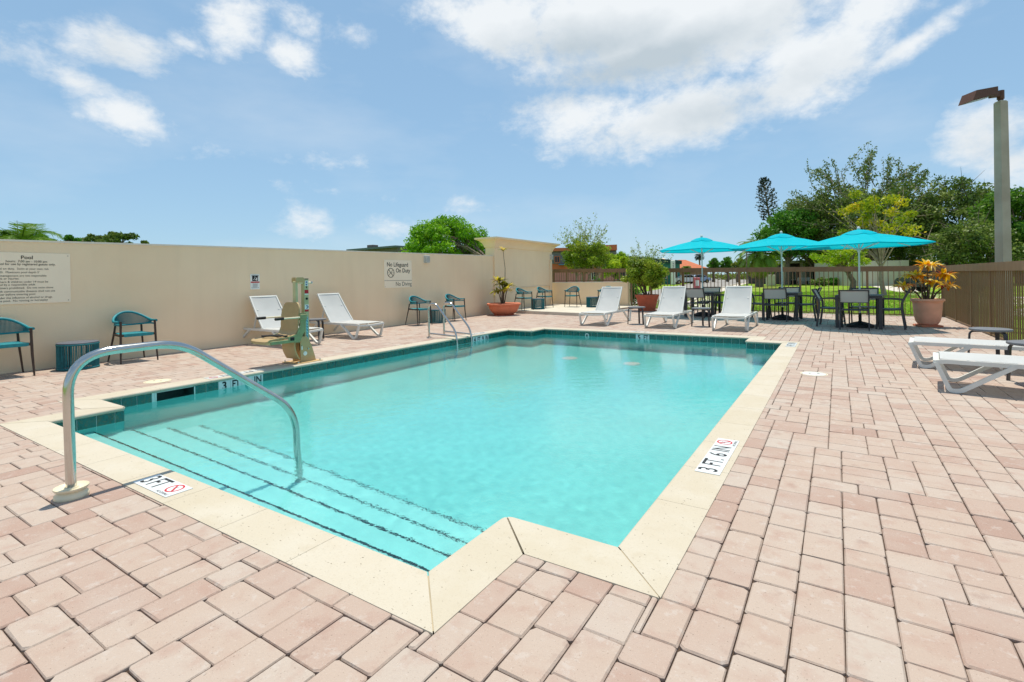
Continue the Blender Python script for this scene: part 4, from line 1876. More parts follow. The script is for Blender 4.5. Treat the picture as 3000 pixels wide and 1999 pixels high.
for i, (p, lb) in enumerate([((-9.66, 2.89, 0), 'teal rope drum table between the two nearest teal armchairs'),
                             ((-9.86, 11.28, 0), 'teal rope drum table behind the pool ladder'),
                             ((-9.45, 16.5, .1), 'teal rope drum table between the armchairs of the tall wall end'),
                             ((-8.0, 18.25, .1), 'teal rope drum table in front of the low wall')]):
    if i == 0:
        drum0.location = p
        tag(drum0, lb, group='teal rope drum tables')
    else:
        copy_thing(drum0, p, .3 * i, lb, 'teal rope drum tables')


def lounger_proto(up=True, recline=53, hinge=1.01):
    """local: foot end at y=0, head towards +y"""
    t = thing('sun_lounger', 'x', 'lounger')
    hw, L_, z = .335, 2.02, .315
    for sx in (-1, 1):
        m = MB()
        m.sweep(fillet([(sx * hw, .035, z - .012), (sx * hw, .10, z), (sx * hw, L_ - .1, z), (sx * hw, L_ - .035, z - .012)], .05, 3), (1, 0, 0), .034, .042)
        m.build('side_rail', MAT['white_frame'], t, smooth=40)
        for far in (0, 1):
            pts = [(0.03, z - .012), (.135, .022), (.215, .022), (.62, z - .006)]
            if far:
                pts = [(L_ - y, zz) for y, zz in pts]
            pts = [(0, y, zz) for y, zz in pts]
            fl = fillet(pts, [0, .06, .05, 0], 5)
            g = MB()
            xs = sx * (hw + .002)
            g.sweep([(xs - sx * .0 + sx * .015 * (1 - p[2] / z), p[1], p[2]) for p in fl], (1, 0, 0), .040, .040)
            g.build('leg_loop', MAT['white_frame'], t, smooth=40)
    for (yy, dip) in ((.03, .02), (L_ - .03, .012)):
        m = MB()
        pts = [(-hw - .01 + 2 * (hw + .01) * k / 12, yy, z - .012 - dip * math.sin(PI * k / 12)) for k in range(13)]
        m.sweep(pts, (0, 1, 0), .05, .036)
        m.build('end_rail', MAT['white_frame'], t, smooth=40)
    m = MB()
    m.tube([(-hw, 1.05, z - .02), (hw, 1.05, z - .02)], .013, 8)
    m.build('cross_tube', MAT['white_frame'], t, smooth=60)
    m = MB()
    m.tube([(-hw, .52, z - .03), (hw, .52, z - .03)], .013, 8)
    m.build('cross_tube', MAT['white_frame'], t, smooth=60)
    # slung seat
    s = MB()
    nx_, ny_ = 8, 14
    vs, fs = [], []
    for j in range(ny_ + 1):
        for i in range(nx_ + 1):
            fx, fy = i / nx_, j / ny_
            sag = .016 * math.sin(PI * fx) * (.4 + .6 * math.sin(PI * min(1, fy * 1.05)))
            vs.append((-hw + .012 + (2 * hw - .024) * fx, .06 + (hinge - .09) * fy, z + .024 - sag))
    for j in range(ny_):
        for i in range(nx_):
            a = j * (nx_ + 1) + i
            fs.append((a, a + 1, a + nx_ + 2, a + nx_ + 1))
    s.add(vs, fs)
    s.build('seat_sling', MAT['sling'], t, smooth=180)
    # backrest
    ang = R(recline)
    y0, z0, bl, bw = hinge, z + .022, .78, .285
    ca, sa = math.cos(ang), math.sin(ang)
    for sx in (-1, 1):
        b = MB()
        pts = [(sx * (bw + .022 * (1 - k / 8)), y0 + ca * bl * k / 8, z0 + sa * bl * k / 8 - .014 * math.sin(PI * k / 8)) for k in range(9)]
        b.sweep(pts, (1, 0, 0), .026, .032)
        b.build('back_stile', MAT['white_frame'], t, smooth=40)
    b = MB()
    b.sweep([(-bw - .012, y0 + ca * bl, z0 + sa * bl), (bw + .012, y0 + ca * bl, z0 + sa * bl)], (0, ca, sa), .03, .022)
    b.build('back_rail', MAT['white_frame'], t)
    b = MB()
    b.sweep([(-bw - .03, y0, z0), (bw + .03, y0, z0)], (0, ca, sa), .022, .02)
    b.build('back_rail', MAT['white_frame'], t)
    s = MB()
    vs, fs = [], []
    for j in range(ny_ + 1):
        for i in range(nx_ + 1):
            fx, fy = i / nx_, j / ny_
            w_ = bw + .022 * (1 - fy)
            dent = .022 * math.sin(PI * fx) * math.sin(PI * fy) + .014 * math.sin(PI * fy)
            vs.append((-w_ + 2 * w_ * fx, y0 + ca * bl * fy + sa * dent, z0 + sa * bl * fy - ca * dent + .006))
    for j in range(ny_):
        for i in range(nx_):
            a = j * (nx_ + 1) + i
            fs.append((a, a + 1, a + nx_ + 2, a + nx_ + 1))
    s.add(vs, fs)
    s.build('back_sling', MAT['sling'], t, smooth=180)
    if up:
        p = MB()
        for sx in (-1, 1):
            p.sweep([(sx * .23, min(1.6, y0 + ca * bl * .62 + .14), z - .015), (sx * .23, y0 + ca * bl * .62, z0 + sa * bl * .62 - .02)], (1, 0, 0), .022, .03)
        p.sweep([(-.25, 1.6, z - .015), (.25, 1.6, z - .015)], (0, 0, 1), .022, .022)
        p.build('back_prop', MAT['white_frame'], t)
    return t


lg0 = lounger_proto(True)
GL = 'white sling sun loungers around the pool'
spots = [((-8.58, 6.08, 0), PI / 2, 'white sun lounger behind the pool lift'),
         ((-8.55, 7.66, 0), PI / 2, 'white sun lounger below the wall between the pool lift and the teal chairs'),
         ((-5.33, 12.04, 0), .0, 'white sun lounger nearest the concrete pad at the far side'),
         ((-3.61, 12.04, 0), .0, 'middle one of three white sun loungers at the far side'),
         ((-2.045, 12.01, 0), .0, 'white sun lounger at the far side next to the middle umbrella table')]
for i, (p, rz, lb) in enumerate(spots):
    if i == 0:
        lg0.location, lg0.rotation_euler = p, (0, 0, rz)
        tag(lg0, lb, group=GL)
    else:
        copy_thing(lg0, p, rz, lb, GL)
lg1 = lounger_proto(True, 24, 1.12)
lg1.location, lg1.rotation_euler = (0.86, 7.17, 0), (0, 0, -PI / 2 - R(7))
tag(lg1, 'white sun lounger cut by the right picture edge, the nearer of two', group=GL)
copy_thing(lg1, (0.80, 8.76, 0), -PI / 2 - R(7), 'white sun lounger cut by the right picture edge, the farther of two', GL)


def stool_proto():
    t = thing('round_side_table', 'x', 'side table')
    m = MB()
    m.lathe([(0.0, .425), (.205, .425), (.222, .432), (.226, .446), (.222, .456), (.20, .46), (0, .458)], 36, caps=False)
    m.build('table_top', MAT['grey_metal'], t, smooth=40)
    for k in range(3):
        a = PI / 2 + 2 * PI * k / 3
        g = MB()
        ca, sa = math.cos(a), math.sin(a)
        g.sweep(fillet([(.10 * ca, .10 * sa, .415), (.215 * ca, .215 * sa, .415), (.235 * ca, .235 * sa, 0)], .05, 5), (-sa, ca, 0), .042, .018)
        g.build('leg', MAT['dark_metal'], t, smooth=40)
    return t


st0 = stool_proto()
GS = 'round grey side tables by the loungers'
for i, (p, rz, lb) in enumerate([((-9.45, 6.88, 0), .2, 'round grey side table between the two loungers by the wall'),
                                 ((-4.46, 13.0, 0), .05, 'round grey side table in front of the tapered terracotta pot'),
                                 ((-2.83, 12.98, 0), .05, 'round grey side table between the middle and last far loungers'),
                                 ((1.74, 9.35, 0), -.5, 'round grey side table beside the right fence'),
                                 ((1.79, 7.72, 0), .9, 'round grey side table between the two right loungers')]):
    if i == 0:
        st0.location, st0.rotation_euler = p, (0, 0, rz)
        tag(st0, lb, group=GS)
    else:
        copy_thing(st0, p, rz, lb, GS)


def dining_chair_proto():
    """local: faces +y (front), backrest at -y"""
    t = thing('sling_dining_chair', 'x', 'chair')
    hw = .265
    for sx in (-1, 1):
        b = MB()
        b.sweep(fillet([(sx * hw, -.26, 0), (sx * hw, -.20, .44), (sx * hw, -.205, .60), (sx * hw, -.345, .875)], .06, 4), (1, 0, 0), .026, .044)
        b.build('leg', MAT['dark_metal'], t, smooth=40)
        f = MB()
        f.sweep(fillet([(sx * hw, .255, 0), (sx * hw, .215, .40), (sx * hw, .215, .645), (sx * hw, .10, .655)], .05, 4), (1, 0, 0), .026, .034)
        f.build('leg', MAT['dark_metal'], t, smooth=40)
        a = MB()
        a.sweep(fillet([(sx * hw, .235, .648), (sx * hw, 0, .665), (sx * hw, -.215, .645)], .1, 4), (1, 0, 0), .04, .022)
        a.build('armrest', MAT['dark_metal'], t, smooth=40)
        s = MB()
        s.sweep(fillet([(sx * (hw - .02), .23, .425), (sx * (hw - .02), 0, .418), (sx * (hw - .02), -.21, .44)], .1, 4), (1, 0, 0), .024, .032)
        s.build('seat_rail', MAT['dark_metal'], t, smooth=40)
    m = MB()
    m.sweep([(-hw, .225, .42), (hw, .225, .42)], (0, 0, 1), .03, .026)
    m.build('cross_rail', MAT['dark_metal'], t)
    m = MB()
    m.sweep([(-hw, -.205, .43), (hw, -.205, .43)], (0, 0, 1), .026, .03)
    m.build('cross_rail', MAT['dark_metal'], t)
    tr = MB()
    tr.sweep([(-hw - .008, -.345, .868), (hw + .008, -.345, .868)], (0, 0, 1), .03, .026)
    tr.build('back_rail', MAT['dark_metal'], t)
    tr = MB()
    tr.sweep([(-hw, -.218, .60), (hw, -.218, .60)], (0, 0, 1), .014, .014)
    tr.build('back_rail', MAT['dark_metal'], t)
    sl = MB()
    n = 6
    vs, fs = [], []
    for j in range(n + 1):
        for i in range(n + 1):
            fx, fy = i / n, j / n
            vs.append((-hw + .014 + (2 * hw - .028) * fx, -.222 + (-.335 + .222) * fy - .012 * math.sin(PI * fx), .605 + (.852 - .605) * fy))
    fs = [(j * (n + 1) + i, j * (n + 1) + i + 1, (j + 1) * (n + 1) + i + 1, (j + 1) * (n + 1) + i) for j in range(n) for i in range(n)]
    sl.add(vs, fs)
    sl.build('back_sling', MAT['grey_sling'], t, smooth=180)
    ss = MB()
    vs = []
    for j in range(n + 1):
        for i in range(n + 1):
            fx, fy = i / n, j / n
            vs.append((-hw + .03 + (2 * hw - .06) * fx, -.20 + .42 * fy, .44 - .012 * math.sin(PI * fx) * math.sin(PI * fy)))
    ss.add(vs, fs)
    ss.build('seat_sling', MAT['slate_sling'], t, smooth=180)
    return t


def table_proto():
    t = thing('dining_table', 'x', 'table')
    h, s = .745, .44
    m = MB()
    m.box((0, 0, 0), (2 * s - .06, (2 * s - .1) / 8 - .008, .02), bev=.003)
    sm_ = m.mesh('top_slat', MAT['dark_metal'])
    for k in range(9):
        place('top_slat', sm_, t, (0, -s + .05 + k * (2 * s - .1) / 8, h - .012))
    a = MB()
    for sg in (-1, 1):
        a = MB()
        a.box((0, sg * (s - .014), h - .036), (2 * s, .028, .075), bev=.004)
        a.build('apron', MAT['dark_metal'], t)
        a = MB()
        a.box((sg * (s - .014), 0, h - .036), (.028, 2 * s - .06, .0745), bev=.004)
        a.build('apron', MAT['dark_metal'], t)
    for sx in (-1, 1):
        for sy in (-1, 1):
            l = MB()
            l.box((sx * (s - .035), sy * (s - .035), (h - .075) / 2), (.066, .066, h - .075), bev=.005)
            l.build('leg', MAT['dark_metal'], t)
    return t


def umbrella_proto():
    """hexagonal market umbrella; a canopy corner points along +x"""
    t = thing('market_umbrella', 'x', 'umbrella')
    r, zr, za = 1.39, 1.885, 2.19
    m = MB()
    m.tube([(0, 0, .10), (0, 0, 2.25)], .019, 14)
    m.build('pole', MAT['white_plastic'], t, smooth=60)
    b = MB()
    b.lathe([(.265, 0), (.27, .012), (.262, .05), (.20, .085), (.11, .115), (.045, .128), (.032, .14), (.032, .30), (.027, .32)], 28)
    b.build('base', MAT['rubber'], t, smooth=40)
    hb = MB()
    hb.lathe([(.021, 1.72), (.032, 1.73), (.034, 1.80), (.024, 1.82)], 14)
    hb.lathe([(.021, 2.08), (.04, 2.09), (.04, 2.13), (.021, 2.14)], 14)
    hb.build('hub', MAT['white_plastic'], t, smooth=40)
    fn = MB()
    fn.lathe([(.026, 2.245), (.034, 2.255), (.033, 2.29), (.022, 2.315), (.0, 2.322)], 14)
    fn.build('finial', MAT['white_plastic'], t, smooth=60)

    def surf(u, v, k, rin, rout, zin, zout, sag, flap=0.0):
        a0, a1 = PI / 3 * k, PI / 3 * (k + 1)
        p0 = Vector((math.cos(a0), math.sin(a0), 0))
        p1 = Vector((math.cos(a1), math.sin(a1), 0))
        d = p0.lerp(p1, u)
        rr = rin + (rout - rin) * v
        p = d * rr
        p.z = zin + (zout - zin) * v - sag * math.sin(PI * u) * math.sin(PI * min(v, .999)) + .02 * math.sin(PI * v) - .012 * math.sin(PI * u) * v
        return p
    for k in range(6):
        c = MB()
        nu, nv = 8, 10
        vs = [surf(i / nu, j / nv, k, .06, r, za, zr, .03) for j in range(nv + 1) for i in range(nu + 1)]
        fs = [(j * (nu + 1) + i, (j + 1) * (nu + 1) + i, (j + 1) * (nu + 1) + i + 1, j * (nu + 1) + i + 1) for j in range(nv) for i in range(nu)]
        # hem
        o_ = len(vs)
        vs += [p + Vector((0, 0, -.022)) for p in vs[nv * (nu + 1):(nv + 1) * (nu + 1)]]
        fs += [(nv * (nu + 1) + i, o_ + i, o_ + i + 1, nv * (nu + 1) + i + 1) for i in range(nu)]
        c.add(vs, fs)
        c.build('canopy_panel', MAT['canvas'], t, smooth=50)
        v_ = MB()
        vs = [surf(i / 6, j / 4, k, .02, .36, za + .058, za - .040, -.012) + Vector((0, 0, -.018 * math.sin(PI * (i / 6)) * (j / 4))) for j in range(5) for i in range(7)]
        fs = [(j * 7 + i, (j + 1) * 7 + i, (j + 1) * 7 + i + 1, j * 7 + i + 1) for j in range(4) for i in range(6)]
        v_.add(vs, fs)
        v_.build('vent_panel', MAT['canvas'], t, smooth=50)
        a = PI / 3 * k
        ca, sa = math.cos(a), math.sin(a)
        rb = MB()
        rb.sweep([(.035 * ca, .035 * sa, za - .055), (.62 * ca, .62 * sa, (za + zr) / 2 - .002), ((r - .01) * ca, (r - .01) * sa, zr - .018)], (-sa, ca, 0), .014, .02)
        rb.build('rib', MAT['white_plastic'], t)
        sr = MB()
        sr.sweep([(.03 * ca, .03 * sa, 1.775), (.62 * ca, .62 * sa, (za + zr) / 2 - .02)], (-sa, ca, 0), .012, .016)
        sr.build('strut', MAT['white_plastic'], t)
    return t


tb0, um0, dc0 = table_proto(), umbrella_proto(), dining_chair_proto()
TABLES = [((-3.52, 16.36), R(-3), 'nearest the tapered terracotta pot', R(42)),
          ((-1.30, 15.84), R(-4), 'in the middle of the row', R(24)),
          ((0.42, 14.20), R(-6), 'beside the croton pot', R(-18))]
UX = [('turquoise market umbrella with the leftmost canopy of the three', 0), ('turquoise market umbrella standing in the middle table', 0),
      ('turquoise market umbrella nearest the croton pot, its canopy the largest', 0)]
first = dict(t=True, u=True, c=True)


def put(proto, key, loc, rz, label, group):
    if first[key]:
        first[key] = False
        proto.location, proto.rotation_euler = loc, (0, 0, rz)
        return tag(proto, label, group=group)
    return copy_thing(proto, loc, rz, label, group)


for i, ((x, y), rz, wh, ur) in enumerate(TABLES):
    put(tb0, 't', (x, y, 0), rz, 'square charcoal dining table ' + wh, 'charcoal umbrella tables')
    u_ = put(um0, 'u', (x + .0, y + .02, 0), ur, UX[i][0], 'turquoise market umbrellas')
    u_.scale = (1, 1, (1.08, 1.055, 1.0)[i])
    GC = 'charcoal sling chairs round the umbrella tables'
    n_ = ('left', 'middle', 'right')[i]
    c_, s_ = math.cos(rz), math.sin(rz)

    def rel(dx, dy):
        return (x + c_ * dx - s_ * dy, y + s_ * dx + c_ * dy, 0)
    put(dc0, 'c', rel(-.06 if i else .02, -.56), rz + R(random.uniform(-4, 4)), 'charcoal sling chair with its taupe back towards the pool, %s umbrella table' % n_, GC)
    put(dc0, 'c', rel(.03, .58), rz + PI + R(random.uniform(-4, 4)), 'charcoal sling chair on the fence side of the %s umbrella table' % n_, GC)
    put(dc0, 'c', rel(.57, -.03), rz + PI / 2, 'charcoal sling chair on the right of the %s umbrella table' % n_, GC)
    if i:
        put(dc0, 'c', rel(-.57, .0), rz - PI / 2, 'charcoal sling chair on the left of the %s umbrella table' % n_, GC)

# ------------------------------------------------------------------ pool lift
def build_lift():
    t = thing('pool_lift', 'tan and green pool lift chair on the left edge of the pool', 'pool lift', (-7.12, 4.90, 0), -PI / 2)
    b = MB()
    b.box((0, .06, .008), (.44, .40, .014), bev=.003)
    bp = b.build('base_plate', MAT['tan'], t)
    for sx in (-1, 1):
        for sy in (-1, 1):
            k = MB()
            k.lathe([(.016, .015), (.016, .026), (.008, .03), (.008, .042), (0, .042)], 8, (sx * .19, .06 + sy * .17), caps=False)
            k.build('anchor_bolt', MAT['steel'], bp)
    for ly in (-.035, .155):
        m = MB()
        poly = [(.11, .015), (-.16, .015), (-.15, .06), (-.085, .26), (-.005, .40), (.11, .41)]
        m.extrude([(x, ly, z) for x, z in poly], (0, .014, 0))
        br = m.build('bracket', MAT['tan'], t)
        if ly > 0:
            d_ = MB()
            d_.tube([(.03, ly + .0145, .14), (.03, ly + .016, .14)], .033, 20)
            d_.build('round_decal', MAT['white_sign'], br)
            s_ = MB()
            s_.tube([(-.02, ly + .0145, .21), (-.02, ly + .028, .21)], .012, 10)
            s_.tube([(.09, ly + .0145, .27), (.09, ly + .022, .27)], .006, 8)
            s_.build('bolt_head', MAT['steel'], br)
            w_ = MB()
            w_.box((.085, ly + .0152, .23), (.022, .002, .055))
            w_.build('warning_label', MAT['white_sign'], br)
    c = MB()
    c.box((-.05, .07, .725), (.082, .084, 1.13), bev=.006)
    col = c.build('mast', MAT['tan_green'], t)
    cap = MB()
    cap.box((-.05, .07, 1.295), (.086, .088, .012), bev=.003)
    cap.build('mast_cap', MAT['rubber'], col)
    yf = .07 + .0425
    for (z, h, w, mt, nm) in ((1.245, .045, .05, 'white_sign', 'mark_label'), (1.205, .04, .05, 'white_sign', 'notice_label'), (1.095, .055, .068, 'red', 'warning_label'),
                              (1.055, .014, .068, 'white_sign', 'label_strip'), (.855, .075, .07, 'white_sign', 'direction_label'), (.80, .035, .066, 'red', 'warning_label'),
                              (.46, .48, .036, 'cyan_decal', 'name_strip')):
        m = MB()
        m.box((-.05, yf + .001, z), (w, .002, h))
        o = m.build(nm, MAT[mt], col)
        if nm == 'name_strip':
            mk = MB()
            for q in range(10):
                zz = -.21 + q * .047
                a = random.uniform(-.4, .4)
                mk.tube([(-.05 - .008, yf + .003, z + zz), (-.05 + .008 * a, yf + .003, z + zz + .012), (-.05 + .009, yf + .003, z + zz + .018)], .0045, 5)
            mk.build('name_marks', MAT['blue_decal'], o)
        if nm == 'direction_label':
            mk = MB()
            mk.tube([(-.05 + .02 * math.cos(a), yf + .003, z + .02 * math.sin(a)) for a in np.linspace(.6, 5.2, 14)], .006, 6)
            mk.build('arrow_mark', MAT['blue_decal'], o)
        if nm in ('notice_label', 'mark_label'):
            mk = MB()
            mk.box((-.05, yf + .003, z), (w * .55, .002, h * .45))
            mk.build('print', MAT['blue_decal'], o)
    m = MB()
    m.tube([(-.05, yf, .985), (-.05, yf + .012, .985)], .018, 10)
    m.tube([(-.05, yf, 1.16), (-.05, yf + .006, 1.16)], .009, 8)
    m.tube([(-.05, yf, 1.13 + .045), (-.05, yf + .006, 1.175)], .007, 8)
    m.build('pivot_bolt', MAT['rubber'], col)
    p = MB()
    p.box((.12, .075, .83), (.04, .085, .86), bev=.008)
    p.build('rear_post', MAT['tan_green'], t)
    p = MB()
    p.extrude([(.145, .02, 1.24), (.145, .02, 1.305), (.13, .02, 1.32), (.02, .02, 1.32), (-.01, .02, 1.295), (-.01, .02, 1.24)], (0, .012, 0))
    p.extrude([(.145, .12, 1.24), (.145, .12, 1.305), (.13, .12, 1.32), (.02, .12, 1.32), (-.01, .12, 1.295), (-.01, .12, 1.24)], (0, .012, 0))
    p.build('top_bracket', MAT['tan'], t)
    r_ = MB()
    r_.tube([(.06, .075, 1.235), (-.155, .075, 1.235)], .016, 12)
    r_.build('top_pin', MAT['cream_plastic'], t, smooth=60)
    r_ = MB()
    r_.tube([(-.155, .075, 1.235), (-.175, .075, 1.235)], .022, 12)
    r_.build('pin_knob', MAT['steel'], t, smooth=60)
    # moulded seat: back with rounded top corners, curved into the seat
    y0, y1 = -.14, .29
    prof = [(.205, .94), (.215, .80), (.235, .62)] + [(.235 + .11 * (1 - math.cos(a)), .56 - .11 * math.sin(a)) for a in np.linspace(0, PI / 2, 7)] + [(.45, .438), (.58, .43), (.68, .425), (.715, .405)]
    nj = 10
    vs, fs = [], []
    th = .022
    for side in (0, 1):
        for (x, z) in prof:
            for j in range(nj + 1):
                f = j / nj
                yy = y0 + (y1 - y0) * f
                zz, xx = z, x
                if z > .84:                                    # rounded top corners
                    e = abs(f - .5) * 2
                    zz = z - .10 * max(0, (e - .55) / .45) ** 2.2 * ((z - .84) / .10)
                dish = .018 * (1 - (2 * f - 1) ** 4)
                if z > .56:
                    xx += -dish + (th if side else 0) * -1
                else:
                    zz += -dish * .8 - (th if side else 0)
                vs.append((xx, yy, zz))
    m_ = len(prof)
    S = m_ * (nj + 1)
    for i in range(m_ - 1):
        for j in range(nj):
            a = i * (nj + 1) + j
            q = (a, a + 1, a + nj + 2, a + nj + 1)
            fs.append(q)
            fs.append(tuple(S + k for k in reversed(q)))
    for i in range(m_ - 1):
        for j in (0, nj):
            a = i * (nj + 1) + j
            q = (a, a + nj + 1, S + a + nj + 1, S + a)
            fs.append(q if j == 0 else q[::-1])
    for j in range(nj):
        for i in (0, m_ - 1):
            a = i * (nj + 1) + j
            q = (a, S + a, S + a + 1, a + 1)
            fs.append(q if i == 0 else q[::-1])
    m = MB()
    m.add(vs, fs)
    m.build('seat_shell', material('tan_moulded_seat', C(178, 152, 108), .5, var=.06), t, smooth=45)
    for yy in (y0 - .022, y1 + .004):
        m = MB()
        m.extrude([(x, yy, z) for x, z in ((.10, .78), (.20, .78), (.205, .60), (.26, .47), (.40, .435), (.40, .40), (.30, .345), (.22, .34), (.12, .52))], (0, .016, 0))
        m.build('side_plate', MAT['green_side'], t)
        m = MB()
        m.box((.15, yy + .008, .715), (.11, .045, .09), bev=.006)
        m.build('arm_bracket', MAT['green_side'], t)
        m = MB()
        m.tube([(.17, yy + .008, .715), (.60, yy + .008, .715)], .0125, 12)
        ar = m.build('arm_bar', MAT['cream_plastic'], t, smooth=60)
        m = MB()
        m.tube([(.47, yy + .008, .715), (.475, yy + .008, .715), (.60, yy + .008, .715), (.607, yy + .008, .715)], .021, 12, radii=[.016, .021, .021, .016])
        m.build('grip', MAT['rubber'], ar, smooth=50)
        m = MB()
        m.box((.50, yy + .0, .375), (.36, .035, .05), bev=.006)
        m.build('seat_rail', MAT['green_side'], t)
    m = MB()
    m.box((.34, y1 + .012, .405), (.07, .03, .055), bev=.01)
    m.build('rail_end_cap', MAT['rubber'], t)
    m = MB()
    m.box((.665, .075, .372), (.04, .42, .05), bev=.006)
    m.build('front_rail', MAT['tan_green'], t)
    bl = MB()
    bl.tube(fillet([(.40, .27, .442), (.44, .12, .468), (.40, .02, .45), (.50, -.05, .452), (.56, -.12, .448)], .05), .013, 8)
    bl.tube(fillet([(.44, .20, .45), (.52, .14, .458), (.50, .0, .452), (.58, -.06, .448)], .05), .012, 8)
    bl.box((.42, .25, .453), (.06, .05, .02), bev=.006)
    bl.build('seat_belt', MAT['rubber'], t)
    fr = MB()
    vs, fs = [], []
    for k in range(7):
        f = k / 6
        x = .24 - .07 * f + .035 * math.sin(PI * f)
        z = .37 - .30 * f
        for yy in (-.10, .22):
            vs += [(x, yy, z), (x - .016, yy, z)]
    for k in range(6):
        a = 4 * k
        fs += [(a, a + 2, a + 6, a + 4), (a + 1, a + 5, a + 7, a + 3), (a, a + 4, a + 5, a + 1), (a + 2, a + 3, a + 7, a + 6)]
    fs += [(0, 1, 3, 2), (24, 26, 27, 25)]
    fr.add(vs, fs)
    fr.build('footrest', MAT['tan'], t, smooth=40)
    ac = MB()
    ac.tube([(.02, .06, .18), (.02, .06, .60)], .03, 12)
    ac.build('actuator', MAT['rubber'], t, smooth=50)
    return t


build_lift()

# ------------------------------------------------------------------ planters
def strap_leaf(name, mat, L_, w, curl, fold=.25, n=7, taper=1.4):
    vs, fs = [], []
    for k in range(n + 1):
        f = k / n
        ww = w * (math.sin(PI * min(1, f * .92 + .06)) ** .75)
        x = L_ * (f - .18 * curl * f * f)
        z = L_ * (.25 * f - curl * .62 * f * f)
        vs += [(x, -ww, z + fold * ww), (x, 0, z), (x, ww, z + fold * ww)]
    for k in range(n):
        a = 3 * k
        fs += [(a, a + 3, a + 4, a + 1), (a + 1, a + 4, a + 5, a + 2)]
    m = MB()
    m.add(vs, fs)
    return m.mesh(name, mat, 180)


def random_leaf_material(name, stops, trans=.35, shift=.25):
    m = leaf_material(name, stops, trans, .38)
    nt = m.node_tree
    at = [n for n in nt.nodes if n.type == 'ATTRIBUTE'][0]
    rp = [n for n in nt.nodes if n.type == 'VALTORGB'][0]
    oi = nt.nodes.new('ShaderNodeObjectInfo')
    tc = nt.nodes.new('ShaderNodeTexCoord')
    ns = nt.nodes.new('ShaderNodeTexNoise')
    ns.inputs['Scale'].default_value = 14
    nt.links.new(tc.outputs['Object'], ns.inputs['Vector'])
    ma = nt.nodes.new('ShaderNodeMath')
    ma.operation = 'MULTIPLY_ADD'
    ma.inputs[1].default_value = .5
    nt.links.new(ns.outputs[0], ma.inputs[0])
    ad = nt.nodes.new('ShaderNodeMath')
    ad.operation = 'SUBTRACT'
    ad.inputs[1].default_value = shift
    nt.links.new(oi.outputs['Random'], ad.inputs[0])
    nt.links.new(ad.outputs[0], ma.inputs[2])
    nt.links.new(ma.outputs[0], rp.inputs[0])
    nt.nodes.remove(at)
    return m


CROTON = random_leaf_material('croton_leaf', [(0, C(72, 92, 20)), (.10, C(150, 34, 22)), (.20, C(210, 116, 14)), (.42, C(232, 172, 16)), (.75, C(240, 204, 30)), (1, C(240, 214, 140))], .5, .12)
CORDY = random_leaf_material('cordyline_leaf', [(0, C(74, 38, 28)), (.25, C(92, 96, 24)), (.5, C(160, 164, 32)), (.8, C(216, 202, 60)), (1, C(230, 206, 120))], .4, .15)


def rosette(parent, meshes, c, n, tilt_lo, tilt_hi, scale, dz=0.0):
    for k in range(n):
        a = k * 2.39996 + random.uniform(-.25, .25)
        f = k / max(1, n - 1)
        til = tilt_lo + (tilt_hi - tilt_lo) * (1 - f) + random.uniform(-.12, .12)
        o = place('leaf', random.choice(meshes), parent, (c[0] + .012 * math.cos(a), c[1] + .012 * math.sin(a), c[2] - dz * (1 - f)))
        o.rotation_euler = (random.uniform(-.25, .25), -til, a)
        s = scale * random.uniform(.75, 1.15)
        o.scale = (s, s, s)


